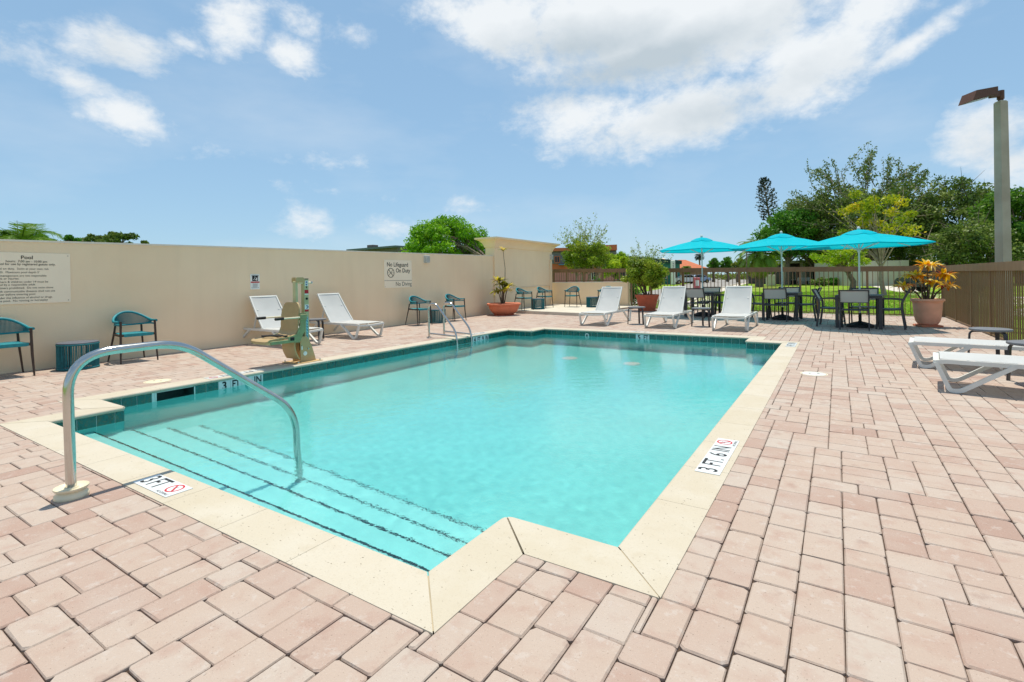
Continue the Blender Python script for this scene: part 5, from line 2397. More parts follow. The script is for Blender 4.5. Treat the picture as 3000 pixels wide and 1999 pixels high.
def build_planters():
    # wide bowl with a cordyline
    t = thing('bowl_planter', 'wide low terracotta bowl planter beside the end of the stucco wall', 'planter', (-9.68, 14.55, 0))
    m = MB()
    m.lathe([(0.30, .0), (.345, .005), (.345, .035), (.33, .04)], 40)
    m.build('saucer', MAT['pot_dark'], t, smooth=40)
    m = MB()
    m.lathe([(.30, .03), (.37, .06), (.46, .15), (.515, .26), (.53, .335), (.53, .345), (.575, .35), (.59, .37), (.59, .40), (.575, .415), (.545, .418),
             (.50, .40), (.49, .36)], 44)
    m.build('bowl', MAT['pot'], t, smooth=35)
    m = MB()
    m.lathe([(.50, .36), (.3, .375), (0.001, .385)], 30, caps=False)
    m.build('soil', MAT['soil'], t, smooth=60)
    pl = thing('cordyline_plant', 'yellow and maroon cordyline with one tall bare stem in the bowl planter', 'plant', (-9.73, 14.55, .36))
    pl.scale = (1.12, 1.12, 1.0)
    lf = [strap_leaf('leaf', CORDY, .31, .036, c_) for c_ in (.35, .7, 1.1)]
    st = MB()
    tall = [(0.02, 0, 0), (.03, .01, .45), (.10, .0, .9), (.11, 0, 1.25), (.06, 0, 1.68), (.05, 0, 1.86)]
    st.tube(tall, .012, 7, radii=[.02, .018, .011, .009, .008, .008])
    heads = [((-.20, .06, .46), 24), ((.14, -.10, .50), 26), ((.0, .0, .70), 28), ((-.06, -.08, .84), 24), ((.16, .08, .66), 24)]
    for (c_, n) in heads:
        st.tube([(c_[0] * .25, c_[1] * .25, 0), (c_[0] * .6, c_[1] * .6, c_[2] * .55), c_], .014, 6, radii=[.018, .015, .009])
    st.build('stem', MAT['stem'], pl, smooth=60)
    for (c_, n) in heads:
        rosette(pl, lf, c_, n, -.15, 1.2, 1.0, .10)
    rosette(pl, lf, (.05, 0, 1.86), 16, .1, 1.25, .78, .04)

    # tapered pot with a big bush
    t = thing('tapered_planter', 'tapered terracotta pot at the fence holding a large bush', 'planter', (-5.86, 18.25, 0))
    m = MB()
    m.lathe([(.27, 0), (.30, .0), (.31, .03), (.29, .045)], 36)
    m.build('saucer', MAT['pot_dark'], t, smooth=40)
    m = MB()
    m.lathe([(.25, .03), (.28, .04), (.385, .47), (.40, .475), (.405, .52), (.42, .525), (.425, .585), (.41, .595), (.385, .59), (.375, .54)], 40)
    m.build('pot', MAT['pot_dark'], t, smooth=35)
    m = MB()
    m.lathe([(.385, .54), (.001, .56)], 30, caps=False)
    m.build('soil', MAT['soil'], t)

    # rounded pot with a croton
    t = thing('croton_planter', 'tall rounded terracotta pot in the fence corner holding a croton', 'planter', (1.71, 14.86, 0))
    m = MB()
    m.box((0, 0, .022), (.42, .42, .044), rz=.3, bev=.01)
    m.build('saucer', MAT['pot'], t)
    m = MB()
    m.lathe([(.15, .045), (.185, .06), (.225, .13), (.25, .25), (.265, .42), (.272, .545), (.285, .555), (.285, .575), (.31, .585), (.318, .605), (.312, .628), (.295, .636),
             (.275, .632), (.262, .60), (.26, .56)], 44)
    m.build('pot', MAT['pot_pale'], t, smooth=35)
    m = MB()
    m.lathe([(.265, .57), (.001, .59)], 30, caps=False)
    m.build('soil', MAT['soil'], t)
    pl = thing('croton_plant', 'croton with large yellow, orange and red leaves in the corner pot', 'plant', (1.71, 14.86, .58))
    pl.scale = (1.12, 1.12, 1.06)
    lf = [strap_leaf('leaf', CROTON, .27, .034, c_, .3) for c_ in (.45, .8, 1.2)]
    heads = [((.02, .02, .80), 36, 1.05), ((-.22, -.05, .58), 34, 1.0), ((.26, -.02, .60), 34, 1.0), ((-.38, .02, .36), 26, .9), ((.05, -.16, .44), 28, .95), ((.34, .10, .36), 24, .85),
             ((-.08, .16, .56), 24, .9)]
    st = MB()
    for (c_, n, s) in heads:
        st.tube([(c_[0] * .2, c_[1] * .3, 0), (c_[0] * .45, c_[1] * .5, c_[2] * .5), c_], .014, 6, radii=[.02, .015, .01])
    st.build('stem', MAT['stem'], pl, smooth=60)
    for (c_, n, s) in heads:
        rosette(pl, lf, c_, n, -.3, 1.3, s, .15)


build_planters()

# ------------------------------------------------------------------ vegetation
def spot(px, d):
    """ground point d metres ahead on the sight line of picture column px"""
    u = (px - 1500) / FPX * d
    return Vector((CW_ * u - SW_ * d, SW_ * u + CW_ * d, 0))


def zat(px, py, d):
    return H + (817.9 - 0.0165 * (px - 1500) - py) * d / FPX


def leaf_quads(cent, rad, n, size, r_, flat=0.0, elong=1.6):
    """n leaf faces spread in ellipsoid clumps; cent (k,3), rad (k,3)"""
    k = len(cent)
    idx = r_.integers(0, k, n)
    d = r_.normal(size=(n, 3))
    d /= np.linalg.norm(d, axis=1, keepdims=True)
    rr = r_.uniform(0, 1, n) ** 0.45
    P = cent[idx] + d * rr[:, None] * rad[idx]
    nrm = r_.normal(size=(n, 3))
    nrm[:, 2] += flat
    nrm /= np.linalg.norm(nrm, axis=1, keepdims=True)
    a = np.cross(nrm, r_.normal(size=(n, 3)))
    a /= np.linalg.norm(a, axis=1, keepdims=True)
    b = np.cross(nrm, a)
    s = size * r_.uniform(.6, 1.35, n)[:, None]
    V = np.stack([P - a * s * elong * .5, P + b * s * .42 - a * s * .05, P + a * s * elong * .5, P - b * s * .42 - a * s * .05], 1)
    return V.reshape(-1, 3), np.arange(n * 4).reshape(-1, 4), idx


LEAF = {
    'round': leaf_material('bright_green_leaf', [(0, C(70, 122, 14)), (.5, C(112, 168, 26)), (1, C(158, 200, 48))], .4),
    'dark': leaf_material('dark_green_leaf', [(0, C(58, 84, 30)), (.5, C(98, 122, 48)), (1, C(146, 160, 84))], .34),
    'olive': leaf_material('olive_green_leaf', [(0, C(70, 92, 26)), (.5, C(112, 130, 44)), (1, C(164, 168, 78))], .34),
    'yellow': leaf_material('yellow_green_leaf', [(0, C(84, 126, 22)), (.45, C(146, 168, 26)), (.75, C(196, 192, 30)), (1, C(232, 202, 44))], .42),
    'lime': leaf_material('lime_leaf', [(0, C(104, 148, 18)), (.5, C(158, 188, 32)), (1, C(196, 206, 54))], .42),
    'fern': leaf_material('feathery_green_leaf', [(0, C(44, 92, 20)), (.5, C(74, 128, 32)), (1, C(116, 164, 54))], .36),
    'bush': leaf_material('bush_leaf', [(0, C(84, 116, 22)), (.5, C(136, 162, 38)), (1, C(180, 190, 66))], .4),
    'pale': leaf_material('young_grey_green_leaf', [(0, C(100, 128, 62)), (.5, C(150, 172, 100)), (1, C(190, 200, 138))], .42),
    'edge': leaf_material('mid_green_leaf', [(0, C(46, 88, 20)), (.5, C(82, 128, 34)), (1, C(128, 162, 58))], .36),
    'pine': leaf_material('pine_needle', [(0, C(22, 40, 28)), (1, C(52, 76, 52))], .15),
    'palm': leaf_material('palm_leaflet', [(0, C(70, 112, 26)), (.6, C(124, 156, 52)), (1, C(200, 184, 108))], .35),
}


def tree(name, label, base, trunk_h, trunk_r, crown_c, crown_r, n_clump, clump_r, leaves, size, mat, seed, cat='tree', bark='bark', group=None, twigs=0,
         shell=.55, flat=.3, trunks=1, even=False, sparse_top=0, sprays=None, spray_mat=None, droop=0.0, lean=(0, 0)):
    """crown_c relative to base; clumps sit in an uneven ellipsoid"""
    r_ = np.random.default_rng(seed)
    t = thing(name, label, cat, base, 0, group)
    d = r_.normal(size=(n_clump, 3))
    d /= np.linalg.norm(d, axis=1, keepdims=True)
    rr = (shell + (1 - shell) * r_.uniform(0, 1, n_clump)) * (r_.uniform(.93, 1.03, n_clump) if even else r_.uniform(.72, 1.08, n_clump))
    cc = np.array(crown_c) + d * rr[:, None] * np.array(crown_r)
    cc[:, 2] = np.maximum(cc[:, 2], crown_c[2] - crown_r[2] * .85)
    cr = clump_r * r_.uniform(.6, 1.3, (n_clump, 1)) * np.array([1, 1, .72])
    V, Q, idx = leaf_quads(cc, cr, leaves, size, r_, flat)
    ct = r_.uniform(0, 1, n_clump)
    tone = np.clip(.25 + .5 * ct[idx] + r_.normal(0, .17, leaves), 0, 1)
    if droop:
        V[:, 2] -= droop * r_.uniform(0, 1, len(V) // 4).repeat(4)
    place('crown', fast_mesh('crown', V, Q, mat, tone), t)
    # trunk(s) and limbs
    w = MB()
    top = Vector((crown_c[0] * .6 + lean[0], crown_c[1] * .6 + lean[1], trunk_h))
    for k in range(trunks):
        off = Vector((r_.normal(0, trunk_r * 2), r_.normal(0, trunk_r * 2), 0)) if trunks > 1 else Vector()
        tp = top + off * (4 if trunks > 1 else 0)
        mid = Vector((tp.x * .4 + off.x + r_.normal(0, trunk_r), tp.y * .4 + off.y, trunk_h * .5))
        w.tube([off, mid, tp], trunk_r, 9, radii=[trunk_r * 1.25, trunk_r, trunk_r * .8])
        pick = range(k, n_clump, trunks)
        for i in list(pick)[:26]:
            c = Vector(cc[i])
            s = tp if r_.uniform() < .7 else mid.lerp(tp, .7)
            m = s.lerp(c, .5) + Vector((r_.normal(0, .06), r_.normal(0, .06), .12)) * (c - s).length
            w.tube([s, m, c], .02, 6, caps=False, radii=[trunk_r * .42, trunk_r * .24, trunk_r * .08])
    if twigs:
        for k in range(twigs):
            i = int(r_.integers(0, n_clump))
            c = Vector(cc[i])
            dd = (c - Vector(crown_c))
            if dd.length < 1e-3:
                continue
            dd.normalize()
            e = c + (dd + Vector(r_.normal(0, .5, 3))) * float(cr[i][0]) * 1.35
            mid = c.lerp(e, .5) + Vector(r_.normal(0, .12, 3)) * float(cr[i][0])
            w.tube([c, mid, e], .01, 5, caps=False, radii=[trunk_r * .16, trunk_r * .10, trunk_r * .03])
    w.build('trunk', MAT[bark], t, smooth=70)
    # sparse sprays standing out of the crown: branch with leaves along it
    if sprays:
        SV, SQ, ST = [], [], []
        br = MB()
        for (p, q, nl, sz) in sprays:
            p, q = Vector(p), Vector(q)
            m = p.lerp(q, .5) + Vector((r_.normal(0, .1), r_.normal(0, .1), r_.normal(0, .1))) * (q - p).length
            br.tube([p, m, q], .01, 5, caps=False, radii=[trunk_r * .2, trunk_r * .13, trunk_r * .04])
            f = r_.uniform(.15, 1, nl)
            pts = np.array([tuple(p.lerp(m, 2 * x) if x < .5 else m.lerp(q, 2 * x - 1)) for x in f])
            pts += r_.normal(0, sz * 1.1, pts.shape)
            v, qd, _ = leaf_quads(pts, np.full((nl, 3), .01), nl, sz, r_, 0)
            SQ.append(qd + sum(len(x) for x in SV))
            SV.append(v)
            ST.append(np.clip(r_.normal(.55, .2, nl), 0, 1))
        br.build('bare_branch', MAT[bark], t, smooth=70)
        place('spray', fast_mesh('spray', np.concatenate(SV), np.concatenate(SQ), spray_mat or mat, np.concatenate(ST)), t)
    return t


def rand_sprays(c, r, n, L_, nl, sz, seed, up=.6, zmin=0.0):
    r_ = np.random.default_rng(seed)
    out = []
    for k in range(n):
        d = r_.normal(size=3)
        d[2] = abs(d[2]) * 1.2 + zmin
        d /= np.linalg.norm(d)
        p = np.array(c) + d * np.array(r) * .8
        q = p + (d + np.array([0, 0, up]) + r_.normal(0, .35, 3)) * L_ * r_.uniform(.6, 1.2)
        out.append((tuple(p), tuple(q), nl, sz))
    return out


def build_plants():
    # bush in the tapered pot
    b = Vector((-5.86, 18.25, .55))
    tree('potted_bush', 'large airy green bush growing from the tapered terracotta pot', b, .45, .018, (-.05, 0, .84), (.80, .72, .58), 70, .20, 13000, .05,
         LEAF['bush'], 3, cat='bush', bark='stem', trunks=8, twigs=30, flat=.2,
         sprays=rand_sprays((-.05, 0, .9), (.75, .65, .5), 34, .38, 34, .034, 5, .9, .25), spray_mat=LEAF['pale'])
    # crape myrtle style tree over the low wall
    tree('multi_stem_tree', 'pale multi-stemmed small tree behind the low wall', spot(1700, 24) + Vector((0, 0, -.03)), 1.55, .05, (.35, .2, 2.35), (1.25, 1.1, .85), 70, .27, 13000, .062,
         LEAF['bush'], 21, bark='pale_bark', trunks=5, twigs=30, sprays=rand_sprays((.2, .2, 2.5), (1.1, 1.0, .8), 40, .5, 34, .05, 8, .9, .3), spray_mat=LEAF['pale'])
    tree('broad_leaf_tree', 'bright broad-leaved small tree between the low wall and the potted bush', spot(1800, 30), 1.4, .06, (.2, 0, 2.0), (.95, .9, .85), 26, .3, 2600, .12, LEAF['lime'], 31)
    tree('dark_shrub', 'dark green shrub behind the fence beside the tapered pot', spot(1845, 21), .2, .03, (0, 0, .62), (.62, .6, .6), 22, .22, 3200, .055, LEAF['fern'], 33, cat='bush', trunks=4)
    tree('low_shrub', 'small shrub behind the low wall below the pale small tree', spot(1752, 40), .3, .03, (0, 0, .9), (.5, .5, .4), 10, .2, 900, .07, LEAF['fern'], 34, cat='bush', trunks=3)

    # round tree behind the long wall
    tree('round_tree', 'round bright green tree behind the long stucco wall', spot(1318, 40), 2.2, .20, (-.2, 0, 3.9), (3.45, 3.2, 2.35), 230, .62, 36000, .12,
         LEAF['round'], 41, trunks=2, shell=.62, even=True)
    # distant crowns over the wall at the left
    for i, (px, py, w_, d, sd, mt, lb) in enumerate([(196, 694, 78, 70, 51, 'fern', 'small distant green crown left of the two dark crowns over the wall'),
                                                    (285, 692, 95, 82, 52, 'dark', 'wide low dark crown showing over the wall, left of a taller one'),
                                                    (362, 686, 88, 80, 53, 'dark', 'tallest of the dark distant crowns over the wall'),
                                                    (430, 708, 18, 80, 54, 'dark', 'tiny lone dark crown tip over the wall'),
                                                    (120, 692, 60, 70, 55, 'fern', 'distant green crown beside the palm over the wall')]):
        rad = w_ / 2 * d / FPX
        zc = zat(px, py, d)
        tree('distant_tree', lb, spot(px, d), zc - rad * .6, .2, (0, 0, zc - rad * .55), (rad, rad, rad * .75), 22, rad * .3, 2600, .3, LEAF[mt], sd, group='distant trees beyond the long wall')

    # right-hand background
    def bigtree(name, label, px, d, x0, x1, ytop, ybot, n, leaves, size, mat, seed, **k):
        b = spot(px, d)
        pc = (x0 + x1) / 2
        c = spot(pc, d) - b
        w_ = (x1 - x0) / 2 * d / FPX
        zt, zb = zat(pc, ytop, d), zat(pc, ybot, d)
        return tree(name, label, b, max(1.2, zb * .9), k.pop('tr', .28), (c.x, c.y, (zt + zb) / 2), (w_, w_ * .8, (zt - zb) / 2), n, k.pop('cl', w_ * .2), leaves, size, mat, seed, **k)
    b0 = spot(2540, 60)
    zt = zat(2540, 560, 60)
    sp = []
    for (x0, y0, x1, y1) in ((2500, 620, 2545, 430), (2500, 610, 2420, 480), (2530, 600, 2500, 460), (2560, 610, 2600, 480), (2620, 600, 2690, 465), (2640, 600, 2640, 460), (2480, 640, 2370, 575),
                             (2440, 640, 2320, 590), (2430, 560, 2370, 482), (2560, 560, 2572, 428), (2660, 560, 2710, 490), (2590, 560, 2660, 500), (2700, 620, 2760, 530), (2470, 570, 2440, 470),
                             (2530, 520, 2560, 445), (2650, 540, 2700, 462), (2400, 620, 2335, 560), (2690, 560, 2725, 500), (2450, 540, 2395, 486), (2605, 545, 2622, 450)):
        for r3 in range(3):
            a = spot(x0 + random.uniform(-15, 15), 60 + random.uniform(-2, 2))
            c = spot(x1 + random.uniform(-14, 14), 60 + random.uniform(-2, 2))
            sp.append(((a.x - b0.x, a.y - b0.y, zat(x0, y0 + random.uniform(-15, 15), 60)), (c.x - b0.x, c.y - b0.y, zat(x1, y1 + random.uniform(-8, 20), 60)), 120, .15))
    bigtree('spreading_tree', 'tallest dark tree behind the umbrellas with loose airy top branches', 2540, 60, 2330, 2750, 520, 790, 190, 34000, .2, LEAF['dark'], 61, cl=1.35, twigs=120, sprays=sp, bark='pale_bark')
    bigtree('dense_tree', 'dense dark tree at the right between the airy tree and the lamp post', 2790, 56, 2650, 2940, 515, 790, 130, 22000, .2, LEAF['dark'], 62, cl=1.3, twigs=60)
    bigtree('edge_tree', 'bright green tree at the right picture edge behind the lamp post', 2990, 48, 2890, 3090, 530, 790, 70, 11000, .22, LEAF['edge'], 63, cl=1.1)
    bigtree('fern_leaf_tree', 'rounded bright green tree left of the dark trees, above the date palm', 2310, 61, 2226, 2400, 612, 765, 60, 11000, .2, LEAF['fern'], 64, cl=1.1)
    bigtree('olive_tree', 'olive green tree rising behind the middle umbrella', 2395, 64, 2290, 2490, 565, 790, 80, 14000, .2, LEAF['olive'], 65, cl=1.2, twigs=40)
    bigtree('far_dark_tree', 'dark low tree mass behind the right umbrella', 2620, 66, 2480, 2760, 650, 800, 60, 9000, .24, LEAF['dark'], 66, cl=1.5)
    bigtree('hanging_tree', 'dark tree behind the croton pot beside the fence corner', 2860, 46, 2740, 2990, 640, 805, 60, 9000, .18, LEAF['dark'], 67, cl=1.0, twigs=50)
    # yellowing tree on the lawn
    by = spot(2593, 28)
    sp = []
    for (x1, y1) in ((2430, 590), (2460, 560), (2700, 690), (2690, 660), (2770, 720), (2760, 700), (2720, 600), (2480, 640), (2560, 520), (2640, 560), (2740, 650), (2420, 620)):
        c = spot(x1, 28 + random.uniform(-1, 1))
        a = spot(2580, 28)
        sp.append(((a.x - by.x, a.y - by.y, zat(2580, 720, 28)), (c.x - by.x, c.y - by.y, zat(x1, y1, 28)), 8, .09))
    bigtree('yellowing_tree', 'thin tree with yellow leaves and bare branches behind the right umbrella', 2593, 28, 2470, 2690, 520, 760, 34, 5600, .09, LEAF['yellow'], 71, cl=.42, tr=.11, bark='pale_bark', twigs=30, sprays=sp)
    bigtree('lawn_tree', 'yellow-green leaning tree on the lawn behind the gap between two umbrellas', 2500, 37, 2400, 2560, 705, 795, 30, 4600, .1, LEAF['lime'], 72, cl=.5, tr=.19, twigs=14)
    bigtree('sapling', 'small yellow-green sapling beside the pale utility cabinet', 2262, 60, 2218, 2300, 736, 788, 16, 2200, .13, LEAF['lime'], 73, cl=.55, tr=.06, bark='pale_bark')
    bigtree('clipped_tree', 'left one of two small round trees above the fence rail', 2093, 100, 2073, 2113, 752, 800, 26, 3600, .2, LEAF['fern'], 74, cl=.5, group='two small round trees beyond the road')
    bigtree('clipped_tree', 'right one of two small round trees above the fence rail', 2133, 100, 2113, 2154, 750, 800, 26, 3600, .2, LEAF['fern'], 75, cl=.5, group='two small round trees beyond the road')
    bigtree('roadside_tree', 'grey-green tree between the round trees and the date palm', 2165, 90, 2145, 2190, 755, 800, 20, 2400, .2, LEAF['olive'], 76, cl=.6)
    for i, (px, d, w_, sd, lb) in enumerate([(2400, 52, .9, 81, 'low dark shrub beside the white bench'), (2440, 54, .8, 82, 'pale green low shrub right of the white bench'), (2310, 68, 1.0, 83, 'low dark shrub left of the white bench')]):
        tree('garden_shrub', lb, spot(px, d), .15, .03, (0, 0, .45), (w_, w_ * .7, .45), 14, .3, 1600, .12, LEAF['dark' if i != 1 else 'fern'], sd, cat='bush', trunks=3, group='shrubs along the shop front')

    # norfolk pine
    a, c = spot(2278, 90), spot(2243, 90)
    t = thing('norfolk_pine', 'slender leaning norfolk pine standing above the left trees', 'tree', a)
    zt = zat(2243, 525, 90)
    w = MB()
    w.tube([(0, 0, 0), ((c.x - a.x) * .3, (c.y - a.y) * .3, zt * .45), (c.x - a.x, c.y - a.y, zt)], .15, 8, radii=[.3, .22, .05])
    w.build('trunk', MAT['bark'], t, smooth=70)
    r_ = np.random.default_rng(91)
    V, Q, T = [], [], []
    bw = MB()
    for k in range(17):
        f = k / 16
        zz = zt * (.60 + .39 * f)
        ct = Vector((c.x - a.x, c.y - a.y, 0)) * min(1, max(0, (zz / zt - .05)))
        ln_ = (1.5 * math.sin(PI * (.25 + .7 * f)) + .25)
        for j in range(6):
            an = 2 * PI * j / 7 + k * .6
            d_ = Vector((math.cos(an), math.sin(an), .18 + .5 * f))
            p0 = Vector((ct.x, ct.y, zz))
            p1 = p0 + d_ * ln_
            bw.tube([p0, p0.lerp(p1, .5) - Vector((0, 0, .1)), p1], .03, 4, caps=False, radii=[.05, .04, .02])
            pts = np.array([tuple(p0.lerp(p1, x)) for x in r_.uniform(.45, 1.05, 16)]) + r_.normal(0, .09, (16, 3))
            v, q, _ = leaf_quads(pts, np.full((16, 3), .01), 16, .2, r_, 0, 1.8)
            Q.append(q + sum(len(x) for x in V))
            V.append(v)
            T.append(r_.uniform(0, 1, 16))
    bw.build('branch_tiers', MAT['bark'], t)
    place('crown', fast_mesh('crown', np.concatenate(V), np.concatenate(Q), LEAF['pine'], np.concatenate(T)), t)


def palm(name, label, base, h, tr, nfr, fl, seed, sag=1.0, leaflet=.32, mat='palm', bark='bark', group=None, fan=False, elev=(-.3, 1.35)):
    r_ = np.random.default_rng(seed)
    t = thing(name, label, 'palm', base, 0, group)
    w = MB()
    w.tube([(0, 0, 0), (.04 * h, 0, h * .5), (.02 * h, .02 * h, h)], tr, 10, radii=[tr * 1.2, tr, tr * .95])
    w.build('trunk', MAT[bark], t, smooth=70)
    top = Vector((.02 * h, .02 * h, h))
    for k in range(nfr):
        an = k * 2.39996
        e0 = elev[1] - (elev[1] - elev[0]) * (k / nfr) + r_.normal(0, .08)
        fr = MB()
        P = []
        p = top.copy()
        n = 12
        e = e0
        for j in range(n + 1):
            P.append(p.copy())
            dv = Vector((math.cos(an) * math.cos(e), math.sin(an) * math.cos(e), math.sin(e)))
            p = p + dv * fl / n
            e -= sag * .16 * (.5 + j / n)
        fr.tube(P, .02, 4, caps=False, radii=[.03 * (1 - .8 * j / n) * (fl / 2.5) for j in range(n + 1)])
        V, F, T = [], [], []
        m = 40
        side = Vector((-math.sin(an), math.cos(an), 0))
        for j in range(m):
            f = .16 + .84 * j / m if not fan else .7 + .3 * j / m
            i = min(n - 1, int(f * n))
            c = P[i].lerp(P[i + 1], f * n - i)
            tg = (P[i + 1] - P[i]).normalized()
            L_ = leaflet * math.sin(PI * (.2 + .75 * (j / m))) * 1.2
            for s in (-1, 1):
                dv = (side * s * .85 + tg * .6 + Vector((0, 0, -.25 + r_.normal(0, .12)))).normalized()
                up = tg.cross(dv).normalized() * .0
                wd = tg * .030 * (fl / 2.0)
                o = len(V)
                V += [c - wd, c + wd, c + dv * L_ + wd * .2, c + dv * L_ - wd * .2]
                F.append((o, o + 1, o + 2, o + 3))
        fr.att = [min(1, max(0, .3 + .5 * (k / nfr) + r_.normal(0, .1)))] * len(fr.f)
        fr.add(V, F, min(1, max(0, .15 + .75 * (k / nfr) ** 1.5 + r_.normal(0, .1))))
        fr.build('frond', LEAF[mat], t)
    return t


build_plants()
palm('date_palm', 'short date palm with arching fronds behind the left umbrella', spot(2226, 54), zat(2222, 748, 54), .34, 60, 3.0, 101, 1.1, .55, elev=(-.8, 1.45))
palm('sabal_palm', 'small bushy palm in front of the terracotta roof', spot(2013, 88), 2.4, .2, 40, 1.15, 102, 1.3, .5, elev=(-.9, 1.4))
palm('yard_palm', 'green palm frond arching over the wall above the rules sign', spot(62, 24), zat(62, 716, 24), .12, 11, 2.0, 103, 1.25, .62, elev=(.35, 1.2))
palm('yard_palm', 'low palm crown cut by the left picture edge over the wall', spot(8, 24), zat(8, 716, 24), .12, 13, 1.35, 104, 1.1, .5, elev=(.1, 1.2))
palm('street_palm', 'tiny far palm just left of the left umbrella pole', spot(2051, 130), zat(2051, 752, 130), .2, 22, 1.6, 105, 1.3, .6, 'pine')

# ------------------------------------------------------------------ lamp post
def build_lamp():
    p = spot(2943, 11.5)
    t = thing('parking_lamp_post', 'tall square lamp post with brown box head behind the right fence', 'lamp post', (p.x, p.y, 0), YAW)
    zt = zat(2943, 300, 11.5)
    m = MB()
    vs = []
    for z, h in ((-.05, .105), (zt, .084)):
        vs += [(-h, -h, z), (h, -h, z), (h, h, z), (-h, h, z)]
    m.add(vs, [(3, 2, 1, 0), (4, 5, 6, 7), (0, 1, 5, 4), (1, 2, 6, 5), (2, 3, 7, 6), (3, 0, 4, 7)])
    m.build('pole', material('weathered_bronze_pole', C(190, 180, 160), .55, var=0, col2=C(150, 138, 118), vscale=1.2), t)
    c = MB()
    c.box((0, 0, zt + .012), (.15, .15, .024), bev=.006)
    c.build('pole_cap', MAT['concrete'], t)
    brown = material('bronze_lamp_paint', C(92, 58, 38), .45, var=.1)
    k = MB()
    k.tube([(0, 0, zt + .02), (0, 0, zt + .09)], .05, 10)
    k.tube([(0, 0, zt + .07), (0, 0, zt + .26)], .068, 12)
    k.build('swivel', brown, t, smooth=40)
    a = MB()
    a.sweep([(-.03, 0, zt + .185), (-.24, .0, zt + .16)], (0, 1, 0), .09, .12)
    a.build('arm', brown, t)
    h = MB()
    x0, x1, w = -.23, -.80, .19
    vs = [(x0, -w, zt + .13), (x0, w, zt + .13), (x1, w, zt - .01), (x1, -w, zt - .01), (x0, -w * .97, zt + .30), (x0, w * .97, zt + .30), (x1 + .09, w * .97, zt + .22), (x1 + .09, -w * .97, zt + .22)]
    h.add(vs, [(0, 1, 2, 3), (7, 6, 5, 4), (0, 4, 5, 1), (1, 5, 6, 2), (2, 6, 7, 3), (3, 7, 4, 0)])
    hd = h.build('lamp_head', brown, t)
    g = MB()
    def uz(x):
        return zt - .01 + (x - x1) / (x0 - x1) * .14 - .004
    g.add([(x1 + .04, -w + .03, uz(x1 + .04)), (x1 + .04, w - .03, uz(x1 + .04)), (x0 - .05, w - .03, uz(x0 - .05)), (x0 - .05, -w + .03, uz(x0 - .05))], [(0, 1, 2, 3)])
    g.build('lens', material('frosted_lens', C(150, 152, 148), .2, var=.3, vscale=8), hd)


build_lamp()

# ------------------------------------------------------------------ road and paths beyond the fence
def sheet(name, pts, z, mat):
    m = MB()
    m.add([(x, y, z) for x, y in pts], [tuple(range(len(pts)))])
    return tag(m.build(name, mat), kind='structure')


MAT['asphalt'] = material('worn_asphalt', C(146, 142, 136), .9, var=.12, vscale=1.5, bump=.004, bscale=60)
MAT['walk'] = material('sidewalk_concrete', C(200, 192, 178), .9, var=.08, vscale=1.2)
road_r = [(-4.6, 20.6), (-5.6, 23.5), (-8.5, 41.6), (-11.4, 71.4), (-15.5, 125), (-22, 300)]
road_l = [(-60, 300), (-34, 160), (-18.5, 71.8), (-14.2, 45.0), (-11.6, 31.5), (-10.6, 23.6)]
for k in range(len(road_r) - 1):
    pass
sheet('road', road_r + road_l, -0.028, MAT['asphalt'])
side = [(x + .9, y) for x, y in road_r]
sheet('sidewalk', road_r[:1] + side[:] + road_r[::-1][:-1], -0.022, MAT['walk'])
kerb = MB()
for (a, b) in zip(road_r[:-1], road_r[1:]):
    kerb.sweep([(a[0] - .08, a[1], .0), (b[0] - .08, b[1], .0)], (0, 0, 1), .12, .15)
tag(kerb.build('kerb', MAT['walk']), kind='structure')
sheet('driveway', [(2.7, 61), (5.2, 60.2), (5.0, 34), (40, 34), (40, 20), (5.2, 25.5), (3.6, 33)], -0.028, MAT['walk'])
sheet('car_park', [(5.6, 24.2), (40, 19), (40, -10), (4.2, -10), (4.2, 22)], -0.024, MAT['asphalt'])


# ------------------------------------------------------------------ buildings
def frame_at(name, label, px0, px1, d, d1=None, cat='building'):
    a, b = spot(px0, d), spot(px1, d1 or d)
    t = thing(name, label, cat, a, math.atan2(b.y - a.y, b.x - a.x))
    return t, (b - a).length


def slab(parent, name, mat, x0, x1, z0, z1, y0=0.0, y1=6.0):
    m = MB()
    m.box(((x0 + x1) / 2, (y0 + y1) / 2, (z0 + z1) / 2), (x1 - x0, y1 - y0, z1 - z0))
    return m.build(name, mat, parent)


def window(parent, x, z, w, h, frame, glass, y=-.03):
    f = MB()
    t_ = .07
    f.box((x, y, z + h / 2 + t_ / 2), (w + 2 * t_, .10, t_))
    f.box((x, y, z - h / 2 - t_ / 2), (w + 2 * t_, .12, t_))
    f.box((x - w / 2 - t_ / 2, y, z), (t_, .10, h))
    f.box((x + w / 2 + t_ / 2, y, z), (t_, .10, h))
    f.box((x, y, z), (.05, .08, h))
    o = f.build('window', frame, parent)
    g = MB()
    g.box((x, y + .02, z), (w, .02, h))
    g.build('pane', glass, o)
    return o


